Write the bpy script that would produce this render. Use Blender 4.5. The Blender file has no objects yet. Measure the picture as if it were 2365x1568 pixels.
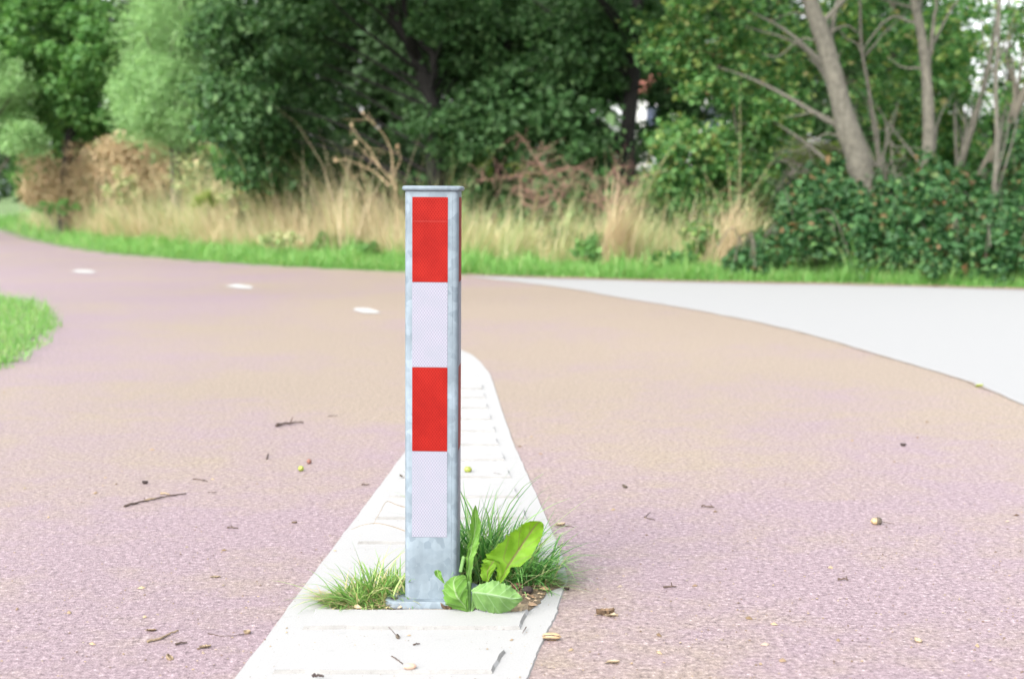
import bpy, math, random
import numpy as np
from mathutils import Vector, Matrix
R = np.random.default_rng(7)
random.seed(7)
C = bpy.context.scene.collection
SC = bpy.context.scene

# ------------------------------------------------------------------ camera, world, sun, exposure
F_PX, CAM_H, CX, CY = 3400., .94, 1182.5, 784.          # the photo measured on a 2365 x 1568 grid
PITCH = math.atan(339/F_PX); CP, SP = math.cos(PITCH), math.sin(PITCH)
cd = bpy.data.cameras.new('camera'); cam = bpy.data.objects.new('camera', cd); C.objects.link(cam)
cam.location = (0, 0, CAM_H); cam.rotation_euler = (math.pi/2-PITCH, 0, 0)
cd.sensor_width = 36; cd.lens = F_PX/2365*36; cd.clip_start = .05; cd.clip_end = 1500
cd.dof.use_dof = True; cd.dof.focus_distance = 3.5; cd.dof.aperture_fstop = 3.7
SC.camera = cam
SUN_EL, SUN_AZ = 40, 212                                  # degrees; azimuth clockwise from +Y
w = bpy.data.worlds.new('World'); SC.world = w; w.use_nodes = True
nt = w.node_tree; nt.nodes.clear()
sky = nt.nodes.new('ShaderNodeTexSky'); sky.sky_type = 'NISHITA'; sky.sun_disc = False
sky.sun_elevation = math.radians(SUN_EL); sky.sun_rotation = math.radians(SUN_AZ)
sky.air_density = 1.0; sky.dust_density = 3.0; sky.ozone_density = 1.0
hs = nt.nodes.new('ShaderNodeHueSaturation'); hs.inputs['Saturation'].default_value = .22
bg = nt.nodes.new('ShaderNodeBackground'); bg.inputs['Strength'].default_value = .15
wo = nt.nodes.new('ShaderNodeOutputWorld')
nt.links.new(sky.outputs[0], hs.inputs['Color']); nt.links.new(hs.outputs[0], bg.inputs[0]); nt.links.new(bg.outputs[0], wo.inputs[0])
sl = bpy.data.lights.new('sun', 'SUN'); sl.energy = 1.7; sl.angle = math.radians(45); sl.color = (1, .965, .92)
so = bpy.data.objects.new('sun', sl); C.objects.link(so)
az, el = math.radians(SUN_AZ), math.radians(SUN_EL)
sd = Vector((math.sin(az)*math.cos(el), math.cos(az)*math.cos(el), math.sin(el)))
so.rotation_euler = sd.to_track_quat('Z', 'Y').to_euler()
SC.view_settings.view_transform = 'Standard'; SC.view_settings.look = 'None'
SC.view_settings.exposure = 1.8; SC.view_settings.gamma = 1

# ------------------------------------------------------------------ picture point -> place
def ray(x, y):
    u = (x-CX)/F_PX; v = -(y-CY)/F_PX
    return np.array((u, CP+v*SP, -SP+v*CP))
def G(x, y, z=0.):
    d = ray(x, y); t = (z-CAM_H)/d[2]; return np.array((d[0]*t, d[1]*t, z))
def AT(x, y, Y):
    d = ray(x, y); t = Y/d[1]; return np.array((d[0]*t, Y, CAM_H+d[2]*t))

# ------------------------------------------------------------------ helpers
def mesh(name, V, faces, mat=None, smooth=False, sizes=None, matidx=None):
    """faces: (n,k) array of equal polygons, or a list of tuples"""
    me = bpy.data.meshes.new(name)
    V = np.asarray(V, dtype=np.float32).reshape(-1, 3)
    if isinstance(faces, np.ndarray):
        n, k = faces.shape
        me.vertices.add(len(V)); me.vertices.foreach_set('co', V.ravel())
        me.loops.add(n*k); me.loops.foreach_set('vertex_index', faces.astype(np.int32).ravel())
        me.polygons.add(n); me.polygons.foreach_set('loop_start', np.arange(0, n*k, k, dtype=np.int32))
        me.polygons.foreach_set('loop_total', np.full(n, k, dtype=np.int32))
        me.update(calc_edges=True)
    else:
        me.from_pydata([tuple(map(float, v)) for v in V], [], [tuple(int(i) for i in f) for f in faces]); me.update()
    if smooth: me.polygons.foreach_set('use_smooth', np.ones(len(me.polygons), dtype=bool))
    for m in (mat if isinstance(mat, (list, tuple)) else [mat]):
        if m: me.materials.append(m)
    if matidx is not None: me.polygons.foreach_set('material_index', np.asarray(matidx, dtype=np.int32))
    me.validate()
    if smooth: me.set_sharp_from_angle(angle=math.radians(38))
    return me
def obj(name, me, parent=None, loc=None, rot=None):
    o = bpy.data.objects.new(name, me); C.objects.link(o)
    if parent: o.parent = parent
    if loc is not None: o.location = loc
    if rot is not None: o.rotation_euler = rot
    return o
def tag(o, label=None, cat=None, group=None, kind=None):
    if label: o['label'] = label
    if cat: o['category'] = cat
    if group: o['group'] = group
    if kind: o['kind'] = kind
    return o
def thing(name, label, cat, loc=(0, 0, 0), rot=(0, 0, 0), group=None):
    o = bpy.data.objects.new(name, None); C.objects.link(o); o.location = loc; o.rotation_euler = rot
    o.empty_display_size = .1
    return tag(o, label, cat, group)
class MB:
    def __init__(s): s.V = []; s.F = []; s.M = []; s.n = 0
    def add(s, V, F, mi=0):
        s.V.append(np.asarray(V, float).reshape(-1, 3)); s.F += [tuple(int(i)+s.n for i in f) for f in F]
        s.M += [mi]*len(F); s.n += len(s.V[-1])
    def me(s, name, mat, smooth=True):
        return mesh(name, np.concatenate(s.V), s.F, mat, smooth, matidx=s.M)
    def build(s, name, mat, parent=None, smooth=True): return obj(name, s.me(name, mat, smooth), parent)
def tube(pts, rad, n=8, cap=True, squash=None):
    pts = np.asarray(pts, float); m = len(pts); rad = np.broadcast_to(np.asarray(rad, float), (m,))
    T = np.gradient(pts, axis=0); T /= np.linalg.norm(T, axis=1)[:, None]+1e-9
    ref = np.array((0, 0, 1.)) if abs(T[0][2]) < .9 else np.array((0, 1., 0))
    V = []
    for i in range(m):
        a = np.cross(T[i], ref); a /= np.linalg.norm(a)+1e-9; b = np.cross(T[i], a); ref = np.cross(a, T[i])
        th = np.linspace(0, 2*np.pi, n, endpoint=False)
        V.append(pts[i]+rad[i]*(np.cos(th)[:, None]*a+np.sin(th)[:, None]*b))
    V = np.concatenate(V)
    F = [(i*n+j, i*n+(j+1) % n, (i+1)*n+(j+1) % n, (i+1)*n+j) for i in range(m-1) for j in range(n)]
    if cap: F += [tuple(range(n))[::-1], tuple(range((m-1)*n, m*n))]
    return V, F
def spline(P, k=6):
    P = np.asarray(P, float)
    if len(P) < 3: return np.array([P[0]+(P[-1]-P[0])*t for t in np.linspace(0, 1, k+1)])
    out = []; Q = np.vstack([2*P[0]-P[1], P, 2*P[-1]-P[-2]])
    for i in range(1, len(Q)-2):
        for t in np.linspace(0, 1, k, endpoint=False):
            a, b, c, d = Q[i-1:i+3]
            out.append(.5*((2*b)+(-a+c)*t+(2*a-5*b+4*c-d)*t*t+(-a+3*b-3*c+d)*t**3))
    out.append(P[-1]); return np.array(out)
def lathe(prof, n=14, axis=2):
    prof = np.asarray(prof, float); V = []
    for r, z in prof:
        th = np.linspace(0, 2*np.pi, n, endpoint=False)
        V.append(np.c_[r*np.cos(th), r*np.sin(th), np.full(n, z)])
    m = len(prof); V = np.concatenate(V)
    F = [(i*n+j, i*n+(j+1) % n, (i+1)*n+(j+1) % n, (i+1)*n+j) for i in range(m-1) for j in range(n)]
    F += [tuple(range(n))[::-1], tuple(range((m-1)*n, m*n))]
    return V, F
def rrect(hx, hy, r, k=5):
    P = []
    for cx, cy, a0 in ((hx-r, hy-r, 0), (-hx+r, hy-r, 90), (-hx+r, -hy+r, 180), (hx-r, -hy+r, 270)):
        for i in range(k+1):
            a = math.radians(a0+90*i/k); P.append((cx+r*math.cos(a), cy+r*math.sin(a)))
    return np.array(P)
def loft(rings):                                           # list of (ring xy, z)
    n = len(rings[0][0]); V = np.concatenate([np.c_[r, np.full(n, z)] for r, z in rings]); m = len(rings)
    F = [(i*n+j, i*n+(j+1) % n, (i+1)*n+(j+1) % n, (i+1)*n+j) for i in range(m-1) for j in range(n)]
    F += [tuple(range(n))[::-1], tuple(range((m-1)*n, m*n))]
    return V, F

# ------------------------------------------------------------------ materials
def mat(name):
    m = bpy.data.materials.new(name); m.use_nodes = True
    t = m.node_tree; return m, t, t.nodes['Principled BSDF'], t.nodes['Material Output']
def nd(t, typ, **k):
    n = t.nodes.new('ShaderNode'+typ)
    for a, b in k.items():
        if a.startswith('i_'): n.inputs[a[2:].replace('_', ' ')].default_value = b
        else: setattr(n, a, b)
    return n
def ramp(t, src, stops, interp='LINEAR'):
    r = nd(t, 'ValToRGB'); r.color_ramp.interpolation = interp; e = r.color_ramp.elements
    while len(e) > 1: e.remove(e[-1])
    e[0].position = stops[0][0]; c = stops[0][1]; e[0].color = (*c, 1) if len(c) == 3 else c
    for p_, c in stops[1:]:
        x = e.new(p_); x.color = (*c, 1) if len(c) == 3 else c
    t.links.new(src, r.inputs[0]); return r
def g3(v): return (v, v, v)
def mix(t, fac, a, b, typ='MIX'):
    m = nd(t, 'Mix', data_type='RGBA', blend_type=typ)
    for s, x in ((m.inputs[0], fac), (m.inputs[6], a), (m.inputs[7], b)):
        if hasattr(x, 'links'): t.links.new(x, s)
        elif isinstance(x, (int, float)): s.default_value = x
        else: s.default_value = (*x, 1)
    return m.outputs[2]
def coords(t, scale=(1, 1, 1)):
    tc = nd(t, 'TexCoord'); mp = nd(t, 'Mapping'); mp.inputs['Scale'].default_value = scale
    t.links.new(tc.outputs['Object'], mp.inputs[0]); return mp.outputs[0]
def noise(t, co, scale, detail=3, rough=.55):
    n = nd(t, 'TexNoise'); n.inputs['Scale'].default_value = scale; n.inputs['Detail'].default_value = detail
    n.inputs['Roughness'].default_value = rough; t.links.new(co, n.inputs['Vector']); return n.outputs['Fac']
def bump(t, h, dist, strength, p):
    b = nd(t, 'Bump'); b.inputs['Distance'].default_value = dist; b.inputs['Strength'].default_value = strength
    t.links.new(h, b.inputs['Height']); t.links.new(b.outputs[0], p.inputs['Normal']); return b

def leaf_mat(name, stops, trans=.35, rough=.55, tint=1.0, spec=.22):
    m, t, p, o = mat(name)
    g = nd(t, 'NewGeometry'); r = ramp(t, g.outputs['Random Per Island'], stops)
    # leaves are a paler, greyer green on their underside
    back = mix(t, .16, r.outputs[0], (.11, .19, .08))
    col = mix(t, g.outputs['Backfacing'], r.outputs[0], back)
    t.links.new(col, p.inputs['Base Color'])
    p.inputs['Roughness'].default_value = rough; p.inputs['Specular IOR Level'].default_value = spec
    tr = nd(t, 'BsdfTranslucent'); lit = mix(t, .6, col, (.9, 1.0, .35), 'MULTIPLY')
    tb = nd(t, 'HueSaturation'); tb.inputs['Value'].default_value = 1.7*tint; t.links.new(lit, tb.inputs['Color'])
    t.links.new(tb.outputs[0], tr.inputs[0])
    ms = nd(t, 'MixShader'); ms.inputs[0].default_value = trans
    t.links.new(p.outputs[0], ms.inputs[1]); t.links.new(tr.outputs[0], ms.inputs[2]); t.links.new(ms.outputs[0], o.inputs[0])
    return m
def flat_mat(name, col, rough=.7, var=.15, sc=60, metal=0, bmp=0):
    m, t, p, o = mat(name); co = coords(t); n = noise(t, co, sc, 4)
    lo = tuple(x*(1-var) for x in col); hi = tuple(min(1, x*(1+var)) for x in col)
    if 'bark' in name and 'twig' not in name: n = noise(t, coords(t, (1, 1, .55)), sc*1.6, 7, .75)
    r = ramp(t, n, [(.3, lo), (.7, hi)]); t.links.new(r.outputs[0], p.inputs['Base Color'])
    p.inputs['Roughness'].default_value = rough; p.inputs['Metallic'].default_value = metal
    if bmp: bump(t, n, bmp, .6, p)
    return m

# red asphalt
def asphalt_mat():
    m, t, p, o = mat('red_asphalt'); co = coords(t)
    grain = nd(t, 'TexVoronoi'); grain.inputs['Scale'].default_value = 210; t.links.new(co, grain.inputs['Vector'])
    fine = noise(t, co, 70, 6, .85); mid = noise(t, co, 38, 3, .6)
    big = noise(t, co, .55, 5, .62); patch = noise(t, co, 7, 4, .6); big2 = noise(t, co, .16, 3, .5)
    mauve = ramp(t, fine, [(.36, (.04, .024, .029)), (.44, (.165, .118, .132)), (.55, (.232, .174, .192)), (.61, (.33, .265, .282)), (.68, (.52, .46, .47))])
    tan = ramp(t, fine, [(.36, (.045, .031, .024)), (.44, (.178, .138, .108)), (.55, (.245, .197, .155)), (.61, (.33, .275, .225)), (.68, (.52, .46, .39))])
    s1 = nd(t, 'Math', operation='MULTIPLY_ADD'); t.links.new(patch, s1.inputs[0]); s1.inputs[1].default_value = .4; t.links.new(big, s1.inputs[2])
    sx = nd(t, 'SeparateXYZ'); t.links.new(co, sx.inputs[0])
    # tan share of the mix rises further out and to the right
    def smooth(src, a, b_):
        q = nd(t, 'MapRange', interpolation_type='SMOOTHSTEP'); q.inputs['From Min'].default_value = a; q.inputs['From Max'].default_value = b_; t.links.new(src, q.inputs['Value']); return q.outputs[0]
    mm = nd(t, 'Math', operation='MULTIPLY'); t.links.new(smooth(sx.outputs['Y'], 3.6, 7.5), mm.inputs[0]); t.links.new(smooth(sx.outputs['X'], -3.4, -.9), mm.inputs[1])
    s2 = nd(t, 'Math', operation='MULTIPLY_ADD'); t.links.new(mm.outputs[0], s2.inputs[0]); s2.inputs[1].default_value = .2; t.links.new(s1.outputs[0], s2.inputs[2])
    f = ramp(t, s2.outputs[0], [(.64, g3(0)), (.90, g3(1))])
    c1 = mix(t, f.outputs[0], mauve.outputs[0], tan.outputs[0])
    gv = ramp(t, grain.outputs['Color'], [(0, g3(.82)), (1, g3(1.12))])
    c2 = mix(t, 1., c1, gv.outputs[0], 'MULTIPLY')
    mv = ramp(t, mid, [(.3, g3(.9)), (.7, g3(1.07))]); c3 = mix(t, 1., c2, mv.outputs[0], 'MULTIPLY')
    bv = ramp(t, big2, [(.3, g3(.97)), (.7, g3(1.12))]); c4 = mix(t, 1., c3, bv.outputs[0], 'MULTIPLY')
    t.links.new(c4, p.inputs['Base Color']); p.inputs['Roughness'].default_value = .62
    p.inputs['Specular IOR Level'].default_value = .5
    hh = nd(t, 'Math', operation='ADD'); t.links.new(fine, hh.inputs[0]); t.links.new(grain.outputs['Distance'], hh.inputs[1])
    bump(t, hh.outputs[0], .0015, .8, p); return m
M = {}
M['asphalt'] = asphalt_mat()
def concrete_mat(name, base, dirt, scale=1., amt=(.62, .75), spk=.72, b=.0012):
    m, t, p, o = mat(name); co = coords(t)
    fine = noise(t, co, 260*scale, 3, .7); blot = noise(t, co, 9*scale, 5, .65); sp = noise(t, co, 95*scale, 5, .7)
    c = ramp(t, fine, [(.3, tuple(x*.88 for x in base)), (.7, tuple(min(1, x*1.05) for x in base))])
    f = ramp(t, blot, [(amt[0], g3(0)), (amt[1], g3(.4))]); c1 = mix(t, f.outputs[0], c.outputs[0], dirt)
    f2 = ramp(t, sp, [(spk, g3(0)), (spk+.05, g3(.55))]); c2 = mix(t, f2.outputs[0], c1, tuple(x*.5 for x in dirt))
    t.links.new(c2, p.inputs['Base Color']); p.inputs['Roughness'].default_value = .75
    bump(t, fine, b, .6, p); return m
M['island'] = concrete_mat('island_white', (.272, .272, .27), (.165, .162, .152))
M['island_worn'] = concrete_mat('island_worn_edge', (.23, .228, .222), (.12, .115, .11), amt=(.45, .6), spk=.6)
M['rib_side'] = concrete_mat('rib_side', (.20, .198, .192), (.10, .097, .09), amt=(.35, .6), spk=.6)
M['grey_road'] = concrete_mat('pale_grey_road', (.24, .242, .243), (.20, .20, .198), scale=.6, spk=.7)
M['dash'] = concrete_mat('white_marking', (.33, .33, .32), (.27, .26, .25))
def soil_mat(name, a, b, c, s=40):
    m, t, p, o = mat(name); co = coords(t); n = noise(t, co, s, 6, .7); r = ramp(t, n, [(.3, a), (.5, b), (.7, c)])
    t.links.new(r.outputs[0], p.inputs['Base Color']); p.inputs['Roughness'].default_value = .95
    bump(t, n, .01, .8, p); return m
M['soil'] = soil_mat('soil', (.05, .035, .022), (.13, .095, .06), (.24, .185, .13), 90)
M['soil_light'] = soil_mat('lawn_soil', (.06, .10, .03), (.10, .15, .045), (.15, .17, .08), 30)
def ground_mat():
    m, t, p, o = mat('verge_ground'); co = coords(t); n = noise(t, co, 3, 6, .7); n2 = noise(t, co, 30, 4, .7)
    a = ramp(t, n, [(.35, (.04, .085, .02)), (.6, (.09, .19, .04))]); b = ramp(t, n2, [(.3, (.05, .045, .025)), (.7, (.14, .12, .07))])
    t.links.new(mix(t, .25, a.outputs[0], b.outputs[0]), p.inputs['Base Color']); p.inputs['Roughness'].default_value = .95
    bump(t, n2, .02, .7, p); return m
M['ground'] = ground_mat()
def galv_mat():
    m, t, p, o = mat('galvanised_steel'); co = coords(t)
    v = nd(t, 'TexVoronoi'); v.inputs['Scale'].default_value = 62
    wp = nd(t, 'TexNoise'); wp.inputs['Scale'].default_value = 40; t.links.new(co, wp.inputs['Vector'])
    av = nd(t, 'VectorMath', operation='MULTIPLY_ADD'); t.links.new(wp.outputs['Color'], av.inputs[0]); av.inputs[1].default_value = (.02, .02, .02); t.links.new(co, av.inputs[2])
    t.links.new(av.outputs[0], v.inputs['Vector'])
    n = noise(t, co, 12, 5, .6); st = noise(t, coords(t, (60, 60, 3)), 1, 3, .6)
    bw = nd(t, 'RGBToBW'); t.links.new(v.outputs['Color'], bw.inputs[0])
    a = ramp(t, bw.outputs[0], [(.1, (.104, .133, .158)), (.9, (.15, .185, .213))])
    b = ramp(t, n, [(.3, g3(.84)), (.5, g3(1.0)), (.72, g3(1.22))]); c = mix(t, 1., a.outputs[0], b.outputs[0], 'MULTIPLY')
    s = ramp(t, st, [(.35, g3(.93)), (.65, g3(1.05))]); c = mix(t, 1., c, s.outputs[0], 'MULTIPLY')
    t.links.new(c, p.inputs['Base Color']); p.inputs['Metallic'].default_value = 0; p.inputs['Specular IOR Level'].default_value = .35
    rr = ramp(t, bw.outputs[0], [(0, g3(.5)), (1, g3(.66))]); t.links.new(rr.outputs[0], p.inputs['Roughness'])
    bump(t, n, .002, .25, p); return m
M['galv'] = galv_mat()
def sheet_mat(name, base, line, dark, scr=(.5, .25, .2), rough=.5):
    m, t, p, o = mat(name); tc = nd(t, 'TexCoord'); sx = nd(t, 'SeparateXYZ'); t.links.new(tc.outputs['Object'], sx.inputs[0])
    # crossed diagonal ribs of prismatic sheeting, 5.4 mm cells
    def wave(sg):
        a = nd(t, 'Math', operation='MULTIPLY'); t.links.new(sx.outputs['X'], a.inputs[0]); a.inputs[1].default_value = math.pi/.0062*sg
        y = nd(t, 'Math', operation='ADD'); t.links.new(sx.outputs['Y'], y.inputs[0]); t.links.new(a.outputs[0], y.inputs[1])
        b = nd(t, 'Math', operation='MULTIPLY_ADD'); t.links.new(sx.outputs['Z'], b.inputs[0]); b.inputs[1].default_value = math.pi/.0088; t.links.new(a.outputs[0], b.inputs[2])
        s = nd(t, 'Math', operation='SINE'); t.links.new(b.outputs[0], s.inputs[0]); q = nd(t, 'Math', operation='ABSOLUTE'); t.links.new(s.outputs[0], q.inputs[0]); return q.outputs[0]
    mn = nd(t, 'Math', operation='MINIMUM'); t.links.new(wave(1), mn.inputs[0]); t.links.new(wave(-1), mn.inputs[1])
    co = coords(t); bl = noise(t, co, 22, 4, .6)
    f = ramp(t, mn.outputs[0], [(.12, g3(1)), (.42, g3(0))]); c = mix(t, f.outputs[0], base, line)
    g = ramp(t, bl, [(.35, g3(0)), (.7, g3(.55))]); c = mix(t, g.outputs[0], c, dark)
    # fine scratches
    w_ = nd(t, 'TexVoronoi', feature='DISTANCE_TO_EDGE'); w_.inputs['Scale'].default_value = 11; t.links.new(coords(t, (1, 1, .7)), w_.inputs['Vector'])
    gate = ramp(t, noise(t, co, 17, 2), [(.66, g3(0)), (.7, g3(.3))]); ln = ramp(t, w_.outputs['Distance'], [(.0, g3(1)), (.012, g3(0))])
    gm = mix(t, 1., gate.outputs[0], ln.outputs[0], 'MULTIPLY'); c = mix(t, gm, c, scr)
    t.links.new(c, p.inputs['Base Color']); p.inputs['Roughness'].default_value = rough; p.inputs['Specular IOR Level'].default_value = .1
    return m
M['red'] = sheet_mat('red_reflective_sheet', (.155, .0015, .001), (.25, .017, .010), (.12, .001, .001))
M['white'] = sheet_mat('white_reflective_sheet', (.155, .152, .195), (.27, .267, .30), (.165, .18, .21), scr=(.12, .13, .10))
M['bark_grey'] = flat_mat('grey_bark', (.088, .082, .064), .9, .6, 14, bmp=.03)
M['bark_dark'] = flat_mat('dark_bark', (.010, .009, .008), .95, .4, 9, bmp=.03)
M['bark_mid'] = flat_mat('brown_bark', (.085, .076, .057), .95, .4, 12, bmp=.02)
GR = lambda *c: [(i/max(1, len(c)-1), x) for i, x in enumerate(c)]
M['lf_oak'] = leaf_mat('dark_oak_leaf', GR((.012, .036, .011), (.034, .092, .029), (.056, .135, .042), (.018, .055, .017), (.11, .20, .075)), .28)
M['lf_hazel'] = leaf_mat('mid_green_leaf', GR((.035, .11, .025), (.085, .2, .05), (.05, .14, .032), (.17, .31, .09)), .35)
M['lf_willow'] = leaf_mat('pale_willow_leaf', GR((.16, .29, .12), (.25, .41, .18), (.19, .34, .13), (.33, .48, .24)), .3)
M['lf_maple'] = leaf_mat('light_green_leaf', [(0, (.02, .075, .02)), (.4, (.055, .15, .04)), (.78, (.13, .27, .085)), (.93, (.28, .34, .10)), (1, (.26, .2, .10))], .42)
M['lf_bramble'] = leaf_mat('bramble_leaf', [(0, (.008, .036, .012)), (.4, (.018, .07, .022)), (.75, (.035, .105, .032)), (.92, (.085, .17, .05)), (.97, (.12, .05, .025)), (1, (.16, .08, .04))], .25)
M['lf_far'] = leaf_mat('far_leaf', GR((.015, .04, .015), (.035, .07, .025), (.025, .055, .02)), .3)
M['lf_yellow'] = leaf_mat('yellow_green_leaf', GR((.12, .19, .04), (.24, .28, .07), (.16, .24, .06)), .45)
M['lf_brown'] = leaf_mat('withered_leaf', GR((.22, .155, .09), (.36, .27, .165), (.45, .35, .22), (.35, .21, .135)), .2)
M['straw'] = leaf_mat('straw_blade', [(0, (.33, .24, .14)), (.35, (.50, .39, .26)), (.65, (.63, .51, .37)), (.82, (.50, .44, .25)), (.92, (.26, .30, .12)), (1, (.15, .25, .08))], .3, tint=.8)
M['straw_green'] = leaf_mat('olive_blade', [(0, (.16, .25, .09)), (.35, (.28, .35, .15)), (.7, (.44, .43, .25)), (.88, (.58, .48, .30)), (1, (.5, .34, .22))], .3, tint=.8)
M['lawn'] = leaf_mat('lawn_blade', [(0, (.07, .19, .04)), (.35, (.13, .30, .07)), (.7, (.17, .34, .09)), (.88, (.23, .37, .12)), (1, (.29, .33, .15))], .4, tint=.9)
M['blade'] = leaf_mat('grass_blade', [(0, (.03, .12, .03)), (.35, (.085, .25, .06)), (.7, (.17, .37, .10)), (.9, (.28, .44, .17)), (1, (.36, .36, .18))], .35, tint=.85)
M['blade_left'] = leaf_mat('yellow_grass_blade', [(0, (.09, .2, .045)), (.4, (.16, .31, .07)), (.75, (.25, .38, .11)), (.88, (.42, .40, .2)), (1, (.5, .38, .24))], .35, tint=.85)
M['dry_blade'] = leaf_mat('dry_blade', GR((.28, .2, .12), (.46, .36, .23), (.38, .27, .17)), .2, tint=.8)
M['twig'] = flat_mat('twig_bark', (.06, .04, .032), .9, .5, 90, bmp=.002)
M['twig_pale'] = flat_mat('twig_wood', (.20, .15, .095), .85, .35, 90, bmp=.002)
M['acorn_green'] = flat_mat('green_acorn', (.19, .22, .03), .4, .35, 55)
M['acorn_brown'] = flat_mat('brown_acorn', (.17, .075, .055), .4, .35, 55)
M['acorn_tan'] = flat_mat('tan_acorn', (.30, .21, .115), .45, .3, 70)
M['acorn_pink'] = flat_mat('pinkish_acorn', (.36, .24, .18), .5, .2, 70)
M['cup'] = flat_mat('acorn_cup', (.075, .06, .045), .9, .45, 260, bmp=.003)
M['dark_bit'] = flat_mat('dark_bud', (.03, .02, .018), .8, .5, 120, bmp=.002)
M['dead_leaf'] = flat_mat('dead_leaf', (.11, .07, .04), .85, .6, 60, bmp=.002)
M['pale_leaf'] = flat_mat('pale_dead_leaf', (.30, .24, .16), .85, .3, 60, bmp=.002)
M['reddish'] = flat_mat('reddish_twig', (.22, .125, .095), .9, .3, 40)
M['stalk'] = flat_mat('dry_stalk', (.34, .255, .15), .9, .3, 40)

# ------------------------------------------------------------------ ground, path, road
EDGE_PX = [(-500, 500), (-150, 512), (0, 530), (100, 560), (250, 585), (500, 606), (700, 618), (930, 629), (1060, 635), (1300, 643), (1600, 651), (2000, 658), (2365, 668), (2900, 680)]
EDGE = np.array([G(*q)[:2] for q in EDGE_PX])
_o = np.argsort(EDGE[:, 0]); EX, EY = EDGE[_o, 0], EDGE[_o, 1]
def yedge(x): return np.interp(x, EX, EY)
def ground_z(x, y):
    d = np.clip(y-yedge(x)-.25, 0, None); k = np.clip(d/22, 0, 1)
    z = .55*k*k*(3-2*k)+.035*np.clip(d/.5, 0, 1)
    return z
xs = np.concatenate([np.linspace(-400, -45, 12), np.linspace(-40, 30, 141), np.linspace(40, 400, 12)])
ys = np.concatenate([np.linspace(-60, 10, 8), np.linspace(12, 70, 117), np.linspace(80, 900, 16)])
X, Yg = np.meshgrid(xs, ys); Z = ground_z(X, Yg)-.004
nx = len(xs); idx = np.arange(len(ys)*nx).reshape(len(ys), nx)
Fg = np.stack([idx[:-1, :-1], idx[:-1, 1:], idx[1:, 1:], idx[1:, :-1]], -1).reshape(-1, 4)
tag(obj('ground', mesh('ground', np.stack([X, Yg, Z], -1), Fg, M['ground'], True)), kind='structure')
def wobble(P, amp, step=.12, closed=False):
    """resample a line of ground points with a small irregular edge"""
    P = np.asarray(P, float); out = []
    n = len(P); rg = range(n if closed else n-1)
    for i in rg:
        a, b = P[i], P[(i+1) % n]; L = np.linalg.norm(b-a); k = max(1, min(400, int(L/step)))
        for j in range(k):
            q = a+(b-a)*j/k; nrm = np.array((-(b-a)[1], (b-a)[0]))/max(L, 1e-6); out.append(q+nrm*R.normal(0, amp))
    if not closed: out.append(P[-1])
    return np.array(out)
def sheet(name, poly, z, m, parent=None):
    me = bpy.data.meshes.new(name); me.from_pydata([(float(a), float(b), z) for a, b in poly], [], [tuple(range(len(poly)))])
    me.materials.append(m); me.update(); me.validate()
    if me.polygons[0].normal.z < 0: me.flip_normals()
    o = obj(name, me, parent); return o
top = spline(EDGE, 6)
top = wobble(top[::-1], .03, .35)
tag(sheet('path', list(top)+[np.array((-90, top[-1][1]))]+[np.array((-90, -12.)), np.array((60., -12.)), np.array((60., top[0][1]))], .0, M['asphalt']), kind='structure')
road_lo = [G(x, y)[:2] for x, y in [(1075, 638), (1238, 657), (1341, 671), (1420, 686), (1545, 706), (1693, 733), (1806, 757), (1931, 790), (2016, 816), (2130, 849), (2215, 875), (2272, 896), (2365, 936), (2600, 1050), (2900, 1240)]]
road_lo = wobble(spline(road_lo, 4), .005, .12)
road_hi = wobble(spline([G(x, y)[:2] for x, y in [(1075, 637.5), (1300, 645), (1600, 653), (2000, 660.5), (2365, 670.5), (2900, 683)]], 4), .02, .3)
# crumbling dark edge where the two surfaces meet
v_ = []
for i, q in enumerate(road_lo): v_.append(q+np.array((-.03, -.075))*(.1+.7*R.random()**2)*(1 if q[1] < 10 else .8))
edge_m = flat_mat('edge_grit', (.185, .152, .125), .95, .22, 60)
tag(sheet('road_edge_grit', list(road_lo)+v_[::-1], .004, edge_m), kind='structure')
# leaf litter strip between road and verge
hi2 = [q+np.array((0, .16+.1*R.random())) for q in road_hi]
lo2 = [q-np.array((0, .04+.05*R.random())) for q in road_hi]
tag(sheet('verge_soil', list(lo2)+hi2[::-1], .010, soil_mat('verge_soil_litter', (.09, .06, .045), (.17, .11, .085), (.30, .2, .15), 25)), kind='structure')
# lawn tongue on the left
isl_px = [(-10, 862), (40, 845), (80, 822), (112, 792), (124, 770), (138, 745), (126, 728), (108, 712), (62, 697), (0, 687)]
tongue = [G(x, y)[:2] for x, y in isl_px]
tongue = list(wobble(spline(tongue, 4), .03, .12))+[np.array((-30, 20.)), np.array((-30, 2.))]
tag(sheet('lawn', [q+np.array((-.09, 0)) for q in tongue], .008, M['soil_light']), kind='structure')

# white dashes
for px in ([(163, 628), (178, 623.5), (204, 624), (224, 628.5), (212, 632), (186, 631)],
           [(518, 662), (545, 656.5), (583, 662), (583, 667.5), (553, 667)],
           [(815, 717), (822, 711.5), (852, 713), (879, 722), (871, 725), (838, 724)]):
    o = sheet('lane_dash', [G(x, y)[:2] for x, y in px], .0045, M['dash']); o['kind'] = 'structure'

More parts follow.
